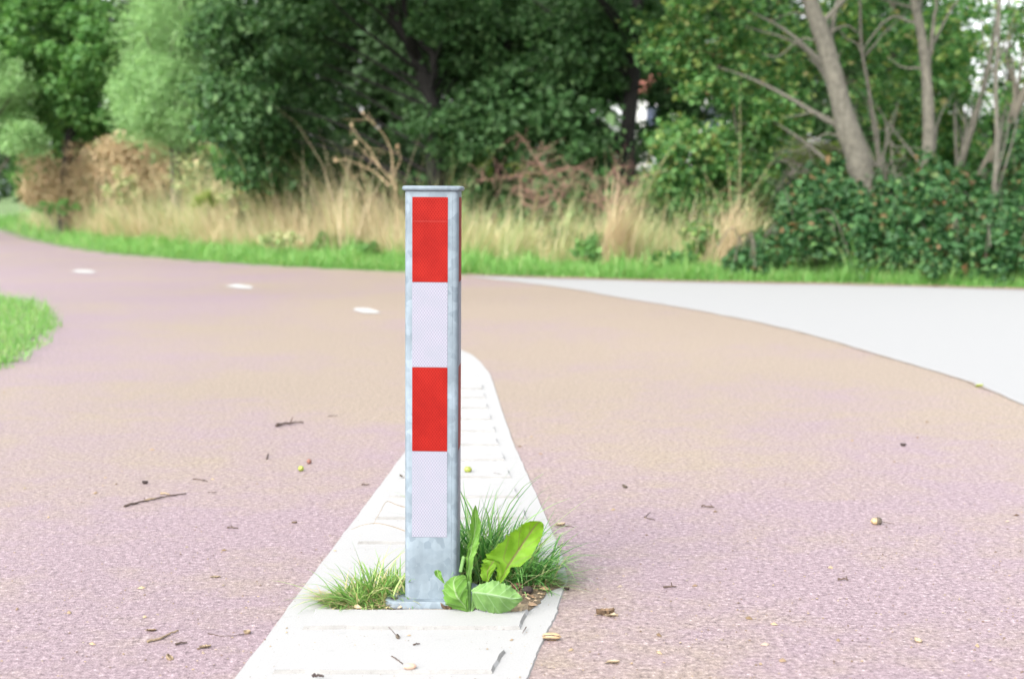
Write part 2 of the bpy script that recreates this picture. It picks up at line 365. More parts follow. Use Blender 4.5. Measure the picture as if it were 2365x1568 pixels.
# ------------------------------------------------------------------ white dividing island
L0, L1 = G(540, 1568)[:2], G(937, 1040)[:2]
sl = (L1-L0)/(L1[1]-L0[1])
def lx(y): return np.interp(y, [1.0, 5.33, 6.4, 7.6, 8.4], [L0[0]+sl[0]*(1-L0[1]), L0[0]+sl[0]*(5.33-L0[1]), -.385, -.415, -.41])
Rp = [G(x, y)[:2] for x, y in [(1215, 1585), (1240, 1520), (1262, 1470), (1287, 1420), (1296, 1385), (1313, 1340), (1303, 1290), (1272, 1215), (1235, 1130), (1190, 1030), (1165, 960), (1147, 905), (1134, 866), (1115, 841), (1095, 822), (1068, 810)]]+[np.array((-.345, 8.80)), np.array((-.385, 8.68))]
tipL = [np.array((lx(y), y)) for y in (8.4, 7.6, 6.4, 5.33, 4, 3.4, 2.9, 2.2, 1.2)]
outer = [np.array((-.0, 1.2)), np.array((.02, 2.2))]+Rp+tipL
rough_out = list(wobble(outer[:8], .0016, .02))+list(wobble(outer[8:], .0009, .06))
IZ = .004
def slab(name, poly, z0, z1, m, side_m=None, inset=.006, parent=None):
    P = np.array(poly); n = len(P); me = MB()
    c = P.mean(0)
    A = np.c_[P, np.full(n, z0)]; nxt = np.roll(P, -1, 0)-np.roll(P, 1, 0); area = np.sum(P[:, 0]*np.roll(P[:, 1], -1)-np.roll(P[:, 0], -1)*P[:, 1])
    nr = np.c_[nxt[:, 1], -nxt[:, 0]]; nr /= np.linalg.norm(nr, axis=1)[:, None]+1e-9
    if area < 0: nr = -nr
    B = np.c_[P-nr*inset, np.full(n, z1)]
    F = [(j, (j+1) % n, n+(j+1) % n, n+j) for j in range(n)]
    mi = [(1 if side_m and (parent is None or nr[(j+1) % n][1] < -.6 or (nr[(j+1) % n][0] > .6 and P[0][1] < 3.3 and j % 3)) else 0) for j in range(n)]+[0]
    F.append(tuple(range(n, 2*n)))
    ms = mesh(name, np.vstack([A, B]), F, [m]+([side_m] if side_m else []), False, matidx=mi)
    if area < 0: ms.flip_normals()
    return obj(name, ms, parent)
tag(slab('road', list(road_lo)+[np.array((60., 2.)), np.array((60., 11.))]+list(road_hi[::-1]), -.003, .006, M['grey_road'], None, .002), kind='structure')
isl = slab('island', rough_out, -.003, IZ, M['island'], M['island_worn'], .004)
tag(isl, kind='structure'); isl.name = 'traffic_island'
tag(isl, 'long white concrete wedge dividing the red path around the bollard', 'traffic island'); del isl['kind']
fronts = [2.49, 2.80, 3.093, 3.868, 4.166, 4.467, 4.783, 5.097, 5.406, 5.72, 6.03, 6.35, 6.67, 6.98]
def rx(y):
    P = np.array(Rp[:-2]); o_ = np.argsort(P[:, 1]); return np.interp(y, P[o_, 1], P[o_, 0])
for yf in fronts:
    yb = yf+.135
    ins = .062 if yf > 3.3 else .07
    def rr_(y): return (rx(y)-ins) if yf > 3.3 else np.interp(y, [2.4, 2.8, 3.1, 3.3], [-.09, -.037, .018, .05])
    P = [(lx(yf)+ins, yf), (rr_(yf), yf), (rr_(yb), yb), (lx(yb)+ins, yb)]
    P = wobble(P, .0018, .03, True)
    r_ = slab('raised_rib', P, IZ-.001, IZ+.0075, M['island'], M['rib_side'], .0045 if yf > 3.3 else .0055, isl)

# planting pit
pit = [G(x, y)[:2] for x, y in [(772, 1412), (900, 1411), (1020, 1412), (1120, 1417), (1215, 1419), (1232, 1408), (1262, 1375), (1312, 1352), (1292, 1342), (1240, 1334), (1150, 1326), (1000, 1326), (930, 1345), (870, 1368), (800, 1386), (740, 1390), (730, 1396)]]
pit = wobble(pit, .004, .02, True)
tag(sheet('soil', pit, IZ+.0018, M['soil']), kind='structure')

# ------------------------------------------------------------------ bollard
FY = 3.276; BW = .1195; hb = BW/2; BX = -.243+hb
bol = thing('bollard', 'square galvanised steel bollard with red and white reflective bands on the white island', 'bollard', (BX, FY+hb, 0), (0, math.radians(.42), math.radians(-1.4)))
V, F = loft([(rrect(hb, hb, .011), .004), (rrect(hb, hb, .011), .945)]); b = MB(); b.add(V, F); b.build('post', M['galv'], bol)
cr = lambda e, r: rrect(hb+e, hb+e, r)
V, F = loft([(cr(-.004, .012), .9435), (cr(.0045, .014), .9445), (cr(.0062, .015), .9465), (cr(.0068, .015), .9495), (cr(.006, .015), .9525), (cr(.003, .014), .9545), (cr(-.002, .012), .955)])
b = MB(); b.add(V, F); b.build('cap', M['galv'], bol)
bp = thing_plate = None
pr = rrect(.1045, .088, .032, 8)
V, F = loft([(pr, -.002), (pr, .018), (rrect(.1025, .086, .031, 8), .021)]); b = MB(); b.add(V, F); plate = b.build('base_plate', M['galv'], bol)
for sx in (-1, 1):
    b = MB(); V, F = lathe([(.0001, .0), (.009, 0), (.009, .0015), (.0001, .0016)], 16); b.add(V, F)
    bo = b.build('bolt', M['dark_bit'], plate); bo.location = (sx*.083, -.062, .0208)
zs = [.9304, .7413, .5509, .3604, .1636]
for side in (0, 1):
    for k in range(4):
        z0, z1 = zs[k+1]+.0004, zs[k]-.0004
        if side == 0:
            x0, x1, y = -.0395, .0395, -hb-.0009
            xc = -.0035
            V = [(xc+x0, y, z0), (xc+x1, y, z0), (xc+x1, y, z1), (xc+x0, y, z1)]; V += [(a, y+.0008, c) for a, _, c in V]
            F = [(0, 1, 2, 3), (0, 4, 5, 1), (1, 5, 6, 2), (2, 6, 7, 3), (3, 7, 4, 0)]
        else:
            x = hb+.0009; V = [(x, -.0395, z0), (x, .0395, z0), (x, .0395, z1), (x, -.0395, z1)]; V += [(x-.0008, b_, c) for _, b_, c in V]
            F = [(0, 1, 2, 3), (0, 4, 5, 1), (1, 5, 6, 2), (2, 6, 7, 3), (3, 7, 4, 0)]
        b = MB(); b.add(V, F)
        o = b.build('reflective_band', M['red' if k % 2 == 0 else 'white'], bol, smooth=False)
        tag(o, 'red reflective band' if k % 2 == 0 else 'white reflective band')
# splice line on the top red band
b = MB(); b.add([(-.041, -hb-.0013, .8762), (.034, -hb-.0013, .8762), (.034, -hb-.0013, .8768), (-.041, -hb-.0013, .8768)], [(0, 1, 2, 3)])
b.build('splice_line', flat_mat('pale_red_line', (.24, .03, .022), .5, .1), bol, smooth=False)
# weld seam up the left corner and right face
b = MB(); V, F = tube([(.0, -.0, 0), (0, 0, 1.)], .0006, 6); b.add(V*np.array((1, 1, .938))+np.array((hb-.0135, -hb-.0001, .005)), F); b.build('corner_seam', M['galv'], bol)

# ------------------------------------------------------------------ grass blades
def blades(base, height, width, lean, seg=4, droop=.5, dirs=None, tip=.05):
    """curved tapering blades; base (n,3)"""
    n = len(base); th = R.uniform(0, 2*np.pi, n) if dirs is None else dirs
    d = np.c_[np.cos(th), np.sin(th), np.zeros(n)]; s = np.c_[-np.sin(th+R.normal(0, .6, n)), np.cos(th), np.zeros(n)]
    s /= np.linalg.norm(s, axis=1)[:, None]
    V = np.zeros((n, seg+1, 2, 3)); lean = np.broadcast_to(lean, (n,)); droop = np.broadcast_to(droop, (n,))
    pos = base.copy(); L = height/seg
    for i in range(seg+1):
        t = i/seg; wv = width*(1-t)**.7*(.75+.5*min(t*3, 1)) if i < seg else width*tip
        V[:, i, 0] = pos-s*wv[:, None]/2; V[:, i, 1] = pos+s*wv[:, None]/2
        ang = lean+droop*(t*1.6)**1.4
        pos = pos+(d*np.sin(ang)[:, None]+np.array((0, 0, 1.))*np.cos(ang)[:, None])*L[:, None]
    k = (seg+1)*2; o_ = np.arange(n)[:, None]*k
    F = np.concatenate([np.stack([o_+2*i, o_+2*i+1, o_+2*i+3, o_+2*i+2], -1).reshape(-1, 4) for i in range(seg)])
    return V.reshape(-1, 3), F
def inpoly(P, x, y):
    P = np.asarray(P); r = np.zeros(len(x), bool); j = len(P)-1
    for i in range(len(P)):
        c = ((P[i, 1] > y) != (P[j, 1] > y)) & (x < (P[j, 0]-P[i, 0])*(y-P[i, 1])/(P[j, 1]-P[i, 1]+1e-12)+P[i, 0]); r ^= c; j = i
    return r
def lnn(n, m, s): return m*np.exp(R.normal(0, s, n))

# lawn tongue grass (left)
n = 42000; x = R.uniform(-6.5, -2, n); y = R.uniform(7, 14.5, n)
P_ = np.array(tongue); k = inpoly(P_, x, y); x, y = x[k], y[k]; n = len(x)
V, F = blades(np.c_[x, y, np.full(n, .006)], lnn(n, .06, .4), lnn(n, .005, .3), R.uniform(.1, 1.1, n), 2, R.uniform(.1, .9, n))
tag(obj('lawn_grass', mesh('lawn_grass', V, F, M['lawn'])), 'bright green mown grass on the tongue at the left edge', 'grass', kind='stuff')
# verge strip
def strip(n, x0, x1, d0, d1, powr=1.):
    x = R.uniform(x0, x1, n); d = d0+(d1-d0)*R.random(n)**powr
    y = yedge(x)+d; return x, y, ground_z(x, y)
n = 95000; px = R.uniform(-120, 2500, n); e = np.array(EDGE_PX, float); py = np.interp(px, e[:, 0], e[:, 1])
gx = np.empty(n); gy = np.empty(n)
D = (CAM_H)/(-(-SP+(-(py-CY)/F_PX)*CP)); gx = (px-CX)/F_PX*D; gy = (CP-(py-CY)/F_PX*SP)*D
dd = .12+R.random(n)**1.3*np.interp(px, [0, 120, 300, 600, 1000, 1400, 2365], [20, 12, 7, 4.2, 3.0, 2.2, 1.9])
dd += np.where(px > 1050, .12, 0)*R.random(n)
dd += .10*np.abs(np.sin(gx*3.1)*np.sin(gx*7.7+2)); gy = gy+dd; gz = ground_z(gx, gy)
V, F = blades(np.c_[gx, gy, gz-.005], lnn(n, .085, .5)*(1+.35*np.sin(gx*2.1)*np.sin(gx*5.3+1)+.2*np.sin(gx*11))*np.interp(gy, [14, 40], [1, 1.6]), lnn(n, .009, .3)*np.interp(gy, [14, 40], [1, 2.]), R.uniform(.1, .9, n), 2, R.uniform(.1, .9, n))
tag(obj('verge_grass', mesh('verge_grass', V, F, M['lawn'])), 'strip of short bright green grass along the far edge of the path', 'grass', kind='stuff')
# tall dry grass
def tall(n, px0, px1, d0, d1, h, m, name, label, wd=.006, hs=.3, lean=.35, clumps=None, right_lean=.0, hfun=None):
    if clumps:
        cx = R.uniform(px0, px1, clumps); cdd = np.interp(cx, [60, 250, 500, 900, 1100, 1750], [9, 5.6, 3.3, 2.3, 1.7, 1.5])+R.uniform(d0, d1, clumps); ch = lnn(clumps, 1, .33); i = R.integers(0, clumps, n)
        px = cx[i]+R.normal(0, (px1-px0)/clumps*1.1+6, n); d = cdd[i]+R.normal(0, .16, n); hh = ch[i]
    else: px = R.uniform(px0, px1, n); d = R.uniform(d0, d1, n); hh = np.ones(n)
    py = np.interp(px, e[:, 0], e[:, 1]); D = CAM_H/(-(-SP+(-(py-CY)/F_PX)*CP)); x = (px-CX)/F_PX*D; y = (CP-(py-CY)/F_PX*SP)*D+np.clip(d, .3, None)
    x = x*y/((CP-(py-CY)/F_PX*SP)*D)
    z = ground_z(x, y)
    if hfun is not None: hh = hh*np.interp(px, *hfun)
    th = R.normal(right_lean, 1.1, n)
    V, F = blades(np.c_[x, y, z-.01], lnn(n, h, hs)*hh, lnn(n, wd, .3)*np.interp(y, [15, 35], [1, 1.7]), np.abs(R.normal(0, lean, n))+.03, 4, R.uniform(.1, .9, n), dirs=th)
    return tag(obj(name, mesh(name, V, F, m)), label, 'grass', kind='stuff')
hf = ([60, 250, 500, 700, 900, 1050, 1300, 1750], [.8, .95, 1.1, 1., 1.15, .8, .8, .85])
tall(15000, 120, 1010, 0, 3.2, .46, M['straw'], 'tall_grass', 'pale straw coloured dry grass leaning behind the green verge', clumps=170, hfun=hf, right_lean=2.7, lean=.7)
tall(3600, 300, 1000, .4, 3.6, .85, M['straw'], 'tall_grass', 'taller wisps of pale straw rising out of the dry grass', clumps=46, hfun=hf, right_lean=2.9, lean=.4, wd=.005)
tall(8000, 60, 700, .4, 4, .5, M['straw_green'], 'tall_grass', 'mixed olive and straw tall grass at the left end of the verge', clumps=80, hfun=hf, right_lean=2.7, lean=.6)
tall(15000, 980, 1790, 0, 2.4, .42, M['straw_green'], 'tall_grass', 'shorter olive and straw grass right of the bollard', clumps=120, hfun=hf, lean=.6)
tall(3000, 980, 1740, .2, 2.2, .62, M['straw_green'], 'tall_grass', 'taller olive stems standing out of the shorter grass', clumps=44, hfun=hf, lean=.35, wd=.005)
tall(2600, 980, 1740, 0, 1.8, .55, M['straw'], 'tall_grass', 'thin straw stems among the olive grass', clumps=26, hfun=hf, lean=.5)
tall(420, 1665, 1715, -.2, .3, .62, M['dry_blade'], 'dry_grass_tuft', 'tan dry grass tuft standing beside the bramble', clumps=4, lean=.25)
tall(700, 1395, 1425, -.2, .4, .62, M['dry_blade'], 'dry_grass_tuft', 'tan dry stems before the second reddish dead shrub', clumps=3, lean=.25)

# ------------------------------------------------------------------ foliage
def leaf_cloud(cent, rad, per, size, flat=.7, up=.5, aspect=.62, seed=0):
    """leaves as folded rhombi around each cluster centre"""
    rg = np.random.default_rng(seed); m = len(cent); n = m*per
    c = np.repeat(cent, per, 0); r = np.repeat(np.broadcast_to(rad, (m,)), per)
    d = rg.normal(size=(n, 3)); d /= np.linalg.norm(d, axis=1)[:, None]
    rr = rg.random(n)**.45; p = c+d*(r*rr)[:, None]*np.array((1, 1, flat))
    nrm = d*.5+rg.normal(size=(n, 3))*.55+np.array((0, 0, up)); nrm /= np.linalg.norm(nrm, axis=1)[:, None]
    a = np.cross(nrm, rg.normal(size=(n, 3))); a /= np.linalg.norm(a, axis=1)[:, None]; b = np.cross(nrm, a)
    s = (size*np.exp(rg.normal(0, .25, n)))[:, None]
    fold = nrm*s*.12
    V = np.stack([p-a*s*.5, p+b*s*aspect*.5+fold-a*s*.08, p+a*s*.5-nrm*s*.1, p-b*s*aspect*.5+fold-a*s*.08], 1).reshape(-1, 3)
    o_ = np.arange(n)[:, None]*4
    F = np.stack([np.c_[o_[:, 0], o_[:, 0]+1, o_[:, 0]+2], np.c_[o_[:, 0], o_[:, 0]+2, o_[:, 0]+3]], 1).reshape(-1, 3)
    return V, F
def blob(px, py, Y, rx, ry, rz_depth, n, seed, hollow=.25):
    """cluster centres in an ellipsoid whose centre stands behind picture point (px,py) at distance Y; radii rx, ry given on the photo grid"""
    rg = np.random.default_rng(seed); c = AT(px, py, Y); s = Y/F_PX
    d = rg.normal(size=(n, 3)); d /= np.linalg.norm(d, axis=1)[:, None]
    r = hollow+(1-hollow)*rg.random(n)**.5
    return c+d*r[:, None]*np.array((rx*s, rz_depth, ry*s))
def gz1(x, y): return float(ground_z(np.array([x]), np.array([y]))[0])
def trunk_pts(pts, Y):
    P = np.array([AT(a, b_, Y+(q[2] if len(q) > 2 else 0)) for q in pts for a, b_ in [q[:2]]]); return P
def tree(name, label, Y, trunk, r0, blobs, lmat, bmat, per=70, crad=.38, size=.075, seed=1, limbs=(), flat=.7, nbr=26, group=None, aspect=.62, up=.5, twigr=.012, cat='tree'):
    """trunk: picture points from the base up (photo grid); limbs: (points, radius)"""
    T = spline(trunk_pts(trunk, Y), 5)
    T[0][2] = gz1(T[0][0], T[0][1])-.1
    root = thing(name, label, cat, tuple(T[0]), group=group); off = T[0].copy()
    rg = np.random.default_rng(seed+99)
    b = MB(); n = len(T); rad = r0*(1-.55*np.linspace(0, 1, n))*(1+.045*rg.normal(size=n)); rad[0] *= 1.25
    V, F = tube(T-off, rad, 10); b.add(V, F); b.build('trunk', bmat, root)
    for pts, r in limbs:
        L = spline(trunk_pts(pts, Y), 5); L = L+np.r_[[np.zeros(3)], rg.normal(0, r*.25, (len(L)-1, 3))]
        b = MB(); V, F = tube(L-off, r*(1-.7*np.linspace(0, 1, len(L))), 8); b.add(V, F)
        b.build('limb', bmat, root)
    cent = np.concatenate([blob(px, py, Y+dy, rx_, ry_, rd, nn, seed*31+i) for i, (px, py, dy, rx_, ry_, rd, nn) in enumerate(blobs)]) if blobs else None
    if cent is not None:
        cent = cent[cent[:, 2] > ground_z(cent[:, 0], cent[:, 1])+.2]
        V, F = leaf_cloud(cent, crad*np.exp(rg.normal(0, .25, len(cent))), per, size, flat, up, aspect, seed)
        obj('crown', mesh('crown', V-off, F, lmat), root)
        b = MB()
        for i in rg.choice(len(cent), min(nbr, len(cent)), replace=False):
            e_ = cent[i]; d_ = np.linalg.norm(T-e_, axis=1)+np.abs(T[:, 2]-e_[2]+1.2)*.8; j = int(np.argmin(d_)); s_ = T[j]
            mid = (s_+e_)/2+rg.normal(0, .12, 3)+np.array((0, 0, .15)); L = spline([s_, mid, e_], 5)
            V, F = tube(L-off, np.linspace(max(twigr*2.2, r0*.22), twigr*.5, len(L)), 6); b.add(V, F)
        if nbr: b.build('branches', bmat, root)
    return root

# left: rounded-leaf tree, pale bush, willow
tree('hazel_tree', 'round leaved mid green tree at the far left behind the brown weeds', 33, [(150, 470), (165, 300), (190, 150), (210, -150)], .16,
     [(60, 60, 0, 190, 130, 1.8, 150), (210, 150, -.5, 130, 150, 1.4, 110), (60, 245, 0, 160, 70, 1.2, 74), (250, 330, .4, 120, 60, 1.0, 40), (120, -180, 0, 320, 140, 3, 130)],
     M['lf_hazel'], M['bark_dark'], per=50, crad=.34, size=.15, seed=3, limbs=[([(185, 170), (230, 110), (270, 30)], .07), ([(190, 120), (150, 60), (110, 20)], .06)])
tree('pale_bush', 'pale grey green bush cut by the left edge of the picture', 31, [(-20, 470), (-15, 350), (-5, 250)], .06,
     [(-10, 220, 0, 70, 100, .9, 60), (55, 315, 0, 50, 45, .8, 26)], M['lf_willow'], M['bark_mid'], per=110, crad=.3, size=.08, seed=4, nbr=12, aspect=.35)
tree('undergrowth_bush', 'dark green bush low behind the brown weeds at left', 36, [(150, 470), (150, 420), (155, 360)], .05,
     [(150, 340, 0, 110, 45, .9, 54), (80, 420, 0, 45, 45, .6, 24), (330, 330, .5, 100, 70, .9, 50)], M['lf_hazel'], M['bark_dark'], per=80, crad=.35, size=.1, seed=14, nbr=12)
tree('willow_tree', 'feathery grey green willow between the round leaved tree and the dark oaks', 28, [(410, 480), (405, 330), (415, 150), (430, -200)], .12,
     [(420, 60, 0, 130, 130, 1.3, 150), (385, 230, -.5, 120, 110, 1.1, 140), (500, 150, .2, 80, 140, .9, 70), (440, -170, 0, 240, 140, 2.2, 90), (470, 330, .2, 70, 60, .7, 30)],
     M['lf_willow'], M['bark_mid'], per=150, crad=.30, size=.075, seed=5, aspect=.26, flat=1.1, up=.15)
# dark oaks
tree('oak_tree', 'dark leaning oak whose heavy limbs cross behind the bollard', 23, [(1010, 520), (1005, 380), (1000, 250), (955, 120), (900, 20), (840, -120)], .15,
     [(640, 60, 0, 180, 110, 1.4, 120), (820, -60, .5, 330, 90, 2., 130), (560, 250, -.3, 110, 120, .9, 80), (1010, 100, .8, 120, 130, .8, 60), (1060, 30, -.6, 90, 60, .6, 26),
      (700, 250, 1., 130, 120, .8, 50), (600, 370, 0, 90, 70, .7, 40), (720, -250, 0, 520, 130, 4, 170), (700, -520, 0, 600, 160, 5, 120), (1130, 60, .5, 140, 130, 1., 80), (760, -135, -2.6, 330, 90, 1.0, 150), (1030, 280, -1.2, 90, 60, .4, 12), (1000, 70, -1.0, 60, 40, .3, 6), (760, 20, -.9, 60, 40, .5, 8), (520, 80, -.4, 60, 60, .5, 30)],  # the forward mass above the frame is added to shade the foliage below
     M['lf_oak'], M['bark_dark'], per=52, crad=.26, size=.10, seed=6, nbr=30,
     limbs=[([(985, 215), (1005, 150), (960, 80), (930, 20), (915, -60)], .075), ([(1180, 110), (1090, 68), (1040, 30), (1000, -20)], .085), ([(1000, 200), (965, 185), (920, 165)], .05)])
tree('oak_tree', 'dark oak with a straight near black trunk right of the bollard', 22.5, [(1450, 520), (1448, 400), (1450, 300), (1462, 180), (1470, 60), (1480, -200)], .155,
     [(1330, 120, .2, 150, 120, 1.3, 110), (1220, 250, -.3, 130, 100, .9, 70), (1340, 320, -.5, 90, 90, .6, 36), (1110, 300, -.2, 90, 80, .6, 30), (1060, 330, -.3, 60, 50, .5, 16), (1450, 40, .3, 120, 90, 1.2, 60),
      (1330, -135, -2.2, 260, 90, 1., 90), (1400, -130, 0, 330, 130, 3, 150), (1400, -400, 0, 420, 180, 4, 120), (1360, 395, -.5, 42, 55, .4, 11), (1180, 130, .6, 130, 110, .9, 60), (1330, 230, .6, 120, 100, .7, 50)],
     M['lf_oak'], M['bark_dark'], per=52, crad=.25, size=.10, seed=7, nbr=26, limbs=[([(1455, 200), (1420, 150), (1370, 120)], .05), ([(1462, 160), (1530, 120), (1600, 130)], .04)])
tree('slim_oak_tree', 'slim dark trunk rising just right of the bollard top', 23.5, [(1150, 520), (1148, 420), (1152, 330), (1160, 260), (1165, 100)], .075,
     [(1190, 200, .4, 110, 90, .6, 36)], M['lf_oak'], M['bark_dark'], per=40, crad=.26, size=.11, seed=8, nbr=8)
# shrub layer under the oaks
tree('shrub', 'green shrub under the oak left of the bollard', 24.5, [(610, 500), (610, 430), (620, 380)], .04, [(600, 380, 0, 110, 70, .7, 50), (540, 300, .3, 60, 80, .5, 30)], M['lf_hazel'], M['bark_dark'], per=70, crad=.26, size=.08, seed=9, nbr=8)
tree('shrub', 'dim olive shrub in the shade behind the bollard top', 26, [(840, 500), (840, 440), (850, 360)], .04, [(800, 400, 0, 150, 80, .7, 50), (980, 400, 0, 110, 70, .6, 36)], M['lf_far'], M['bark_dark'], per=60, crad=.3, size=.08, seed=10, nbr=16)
tree('shrub', 'yellow green shrub in the gap right of the slim trunk', 27, [(1230, 500), (1230, 440), (1225, 380)], .03, [(1190, 420, 0, 70, 50, .5, 24), (1110, 360, .3, 40, 40, .4, 10)], M['lf_yellow'], M['bark_dark'], per=55, crad=.26, size=.08, seed=11, nbr=8)
# right side
tree('maple_tree', 'light green young leafy tree left of the leaning grey trunk', 20, [(1722, 520), (1715, 400), (1700, 300), (1690, 200)], .025,
     [(1600, 350, 0, 110, 70, .7, 70), (1560, 420, 0, 90, 60, .5, 44), (1700, 400, 0, 90, 80, .6, 50), (1740, 300, .2, 60, 70, .5, 26), (1535, 350, .1, 30, 60, .3, 10), (1640, 470, -.1, 130, 40, .4, 40)],
     M['lf_maple'], M['bark_mid'], per=46, crad=.22, size=.08, seed=12, nbr=18, twigr=.008, limbs=[([(1708, 400), (1735, 340), (1750, 280)], .015)])
tree('grey_barked_tree', 'thick grey barked trunk leaning left above the bramble', 17.5, [(2000, 470), (1985, 380), (1955, 290), (1935, 210), (1905, 100), (1870, 0), (1830, -150)], .165,
     [(1620, 60, 3, 170, 110, .9, 64), (1780, 140, 3, 140, 120, .8, 44), (1560, 130, 3, 50, 60, .6, 12), (1650, 210, 2.5, 60, 40, .5, 14), (1800, 270, 2.5, 80, 60, .6, 30), (1960, 60, 2.5, 120, 100, .6, 40), (1800, -160, 1, 420, 120, 2.5, 120)],
     M['lf_maple'], M['bark_grey'], per=48, crad=.24, size=.085, seed=13, nbr=10, twigr=.006,
     limbs=[([(1965, 300), (1900, 275), (1870, 250), (1820, 225)], .011), ([(1968, 305), (1890, 262), (1840, 268), (1805, 272)], .013), ([(1975, 330), (1910, 310), (1850, 345), (1790, 352)], .012), ([(1905, 100), (1850, 90), (1800, 130), (1760, 125)], .013), ([(1895, 60), (1840, 30), (1780, 50)], .012), ([(1910, 80), (1955, 60), (1990, 85)], .014)])
tree('slim_grey_tree', 'slim upright grey trunk with a side stem right of the leaning one', 18, [(2140, 500), (2142, 400), (2145, 300), (2140, 180), (2128, 80), (2105, -30), (2090, -150)], .095,
     [(2120, 150, 3, 130, 120, .7, 50), (2080, 330, 3, 90, 80, .6, 26), (2200, 320, 3.4, 80, 80, .6, 28), (2150, -120, 1.5, 260, 100, 2, 60)], M['lf_maple'], M['bark_grey'], per=38, crad=.23, size=.095, seed=15, nbr=6, twigr=.006,
     limbs=[([(2146, 150), (2155, 60), (2170, -60)], .035), ([(2138, 160), (2080, 155), (2050, 130)], .015), ([(2120, 60), (2060, 40), (2010, 90), (1990, 120)], .02), ([(2110, 20), (2040, 0), (1980, -20)], .015)])
tree('sapling', 'thin forked sapling between the two grey trunks', 18.5, [(2035, 480), (2030, 380), (2020, 300), (2005, 200), (1990, 110), (1986, 0), (1984, -80)], .032,
     [(2000, 240, 1.5, 60, 60, .4, 10)], M['lf_maple'], M['bark_grey'], per=45, crad=.22, size=.07, seed=16, nbr=4, twigr=.007, limbs=[([(2008, 215), (1985, 110), (1955, 90), (1930, 60)], .018), ([(1998, 130), (2040, 80), (2090, 30)], .016), ([(2030, 380), (2060, 300), (2075, 230)], .012)])
tree('sapling', 'pale straight pole like stem at the right edge before the bramble', 17, [(2293, 560), (2296, 450), (2303, 330), (2300, 200), (2306, 90), (2310, -80)], .036,
     [(2320, 260, 2.5, 50, 60, .4, 8)], M['lf_maple'], M['bark_grey'], per=40, crad=.22, size=.07, seed=17, nbr=4, twigr=.006, limbs=[([(2303, 190), (2275, 110), (2262, 30)], .014), ([(2302, 150), (2330, 80), (2345, 20)], .012)])
tree('leaning_tree', 'thin grey stem leaning right behind the pole like stem', 19.5, [(2200, 480), (2222, 370), (2250, 280), (2275, 190), (2295, 90), (2320, -60)], .055,
     [(2220, 200, 2, 60, 90, .5, 12)], M['lf_maple'], M['bark_grey'], per=45, crad=.24, size=.07, seed=18, nbr=5, limbs=[([(2240, 310), (2215, 260), (2200, 240)], .014)])
tree('leaning_tree', 'thick brown grey stem slanting out of the right edge', 19, [(2240, 480), (2280, 380), (2330, 290), (2380, 180), (2440, 20)], .085,
     [(2420, 60, 1, 80, 120, 1., 30)], M['lf_maple'], M['bark_mid'], per=55, crad=.26, size=.072, seed=19, nbr=6, limbs=[([(2290, 360), (2340, 330), (2400, 330)], .03), ([(2335, 280), (2345, 200), (2335, 130)], .04)])
tree('background_tree', 'mid green tree filling in behind the grey trunks', 25, [(2050, 520), (2060, 300), (2060, 0), (2060, -200)], .1,
     [(1820, 230, 0, 90, 110, .7, 44), (1950, 60, 0, 90, 110, .8, 44), (2080, 90, 0, 90, 120, .8, 46), (2090, 280, 0, 120, 90, .8, 60), (2200, 90, .3, 60, 110, .6, 22), (2260, 330, .4, 120, 70, .7, 50), (2350, 300, 0, 80, 70, .5, 22), (2330, 420, 0, 120, 50, .6, 40), (2000, -160, 0, 380, 110, 2.5, 110), (1720, 150, 0, 90, 110, .7, 46), (1600, 190, 0, 70, 26, .4, 15), (1545, 250, 0, 26, 40, .3, 9), (1690, 230, 0, 40, 60, .5, 18), (1500, 165, 0, 30, 24, .3, 5), (1540, 320, .5, 90, 40, .5, 26), (1520, 225, .2, 40, 40, .3, 9), (1600, 255, .2, 60, 40, .4, 14), (1560, 200, .3, 60, 30, .3, 8), (1490, 120, .3, 40, 50, .3, 7)],
     M['lf_oak'], M['bark_mid'], per=50, crad=.28, size=.10, seed=20, nbr=18)
tree('background_tree', 'yellow green bush glowing between the grey trunks', 27, [(1880, 520), (1880, 450), (1885, 400)], .04,
     [(1870, 380, 0, 60, 60, .5, 26), (2020, 400, 0, 60, 40, .5, 18), (2180, 380, 0, 70, 40, .5, 20)], M['lf_yellow'], M['bark_mid'], per=55, crad=.28, size=.085, seed=21, nbr=8)

tree('background_tree', 'thin crowned tree with sky showing through at the top right', 24, [(2330, 520), (2335, 300), (2330, 100), (2330, -100)], .05,
     [(2290, 90, 0, 110, 110, .8, 40), (2340, 200, .3, 80, 80, .6, 26), (2240, 20, .2, 80, 60, .6, 18), (2380, 30, 0, 60, 90, .6, 16)], M['lf_maple'], M['bark_mid'], per=20, crad=.3, size=.10, seed=25, nbr=22, twigr=.006)

# far wood that closes the view
def far_mass():
    cs = []
    for i, (px, py, Y, a, b_, d, n) in enumerate([(300, 120, 44, 520, 420, 3, 620), (950, 100, 38, 420, 420, 2.5, 700), (1300, 0, 40, 320, 230, 2.5, 330), (1250, 380, 37, 240, 110, 1.5, 120), (1780, 160, 46, 130, 200, 2, 110), (1700, 30, 46, 220, 110, 2, 110), (2040, 200, 44, 180, 260, 2, 300),
                                                    (2300, 410, 42, 260, 110, 2, 170), (1640, 460, 36, 260, 60, 1.5, 110), (1790, 375, 36, 60, 40, .8, 36), (-20, 360, 86, 260, 100, 2, 160), (700, 420, 40, 500, 90, 2, 260), (2200, -150, 45, 400, 130, 2, 110)]):
        cs.append(blob(px, py, Y, a, b_, d, n, 500+i, 0.))
    c = np.concatenate(cs); c = c[c[:, 2] > .3]
    V, F = leaf_cloud(c, .62, 60, .19, .75, .4, .7, 77)
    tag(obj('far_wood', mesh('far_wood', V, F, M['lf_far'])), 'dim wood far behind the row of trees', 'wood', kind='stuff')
far_mass()

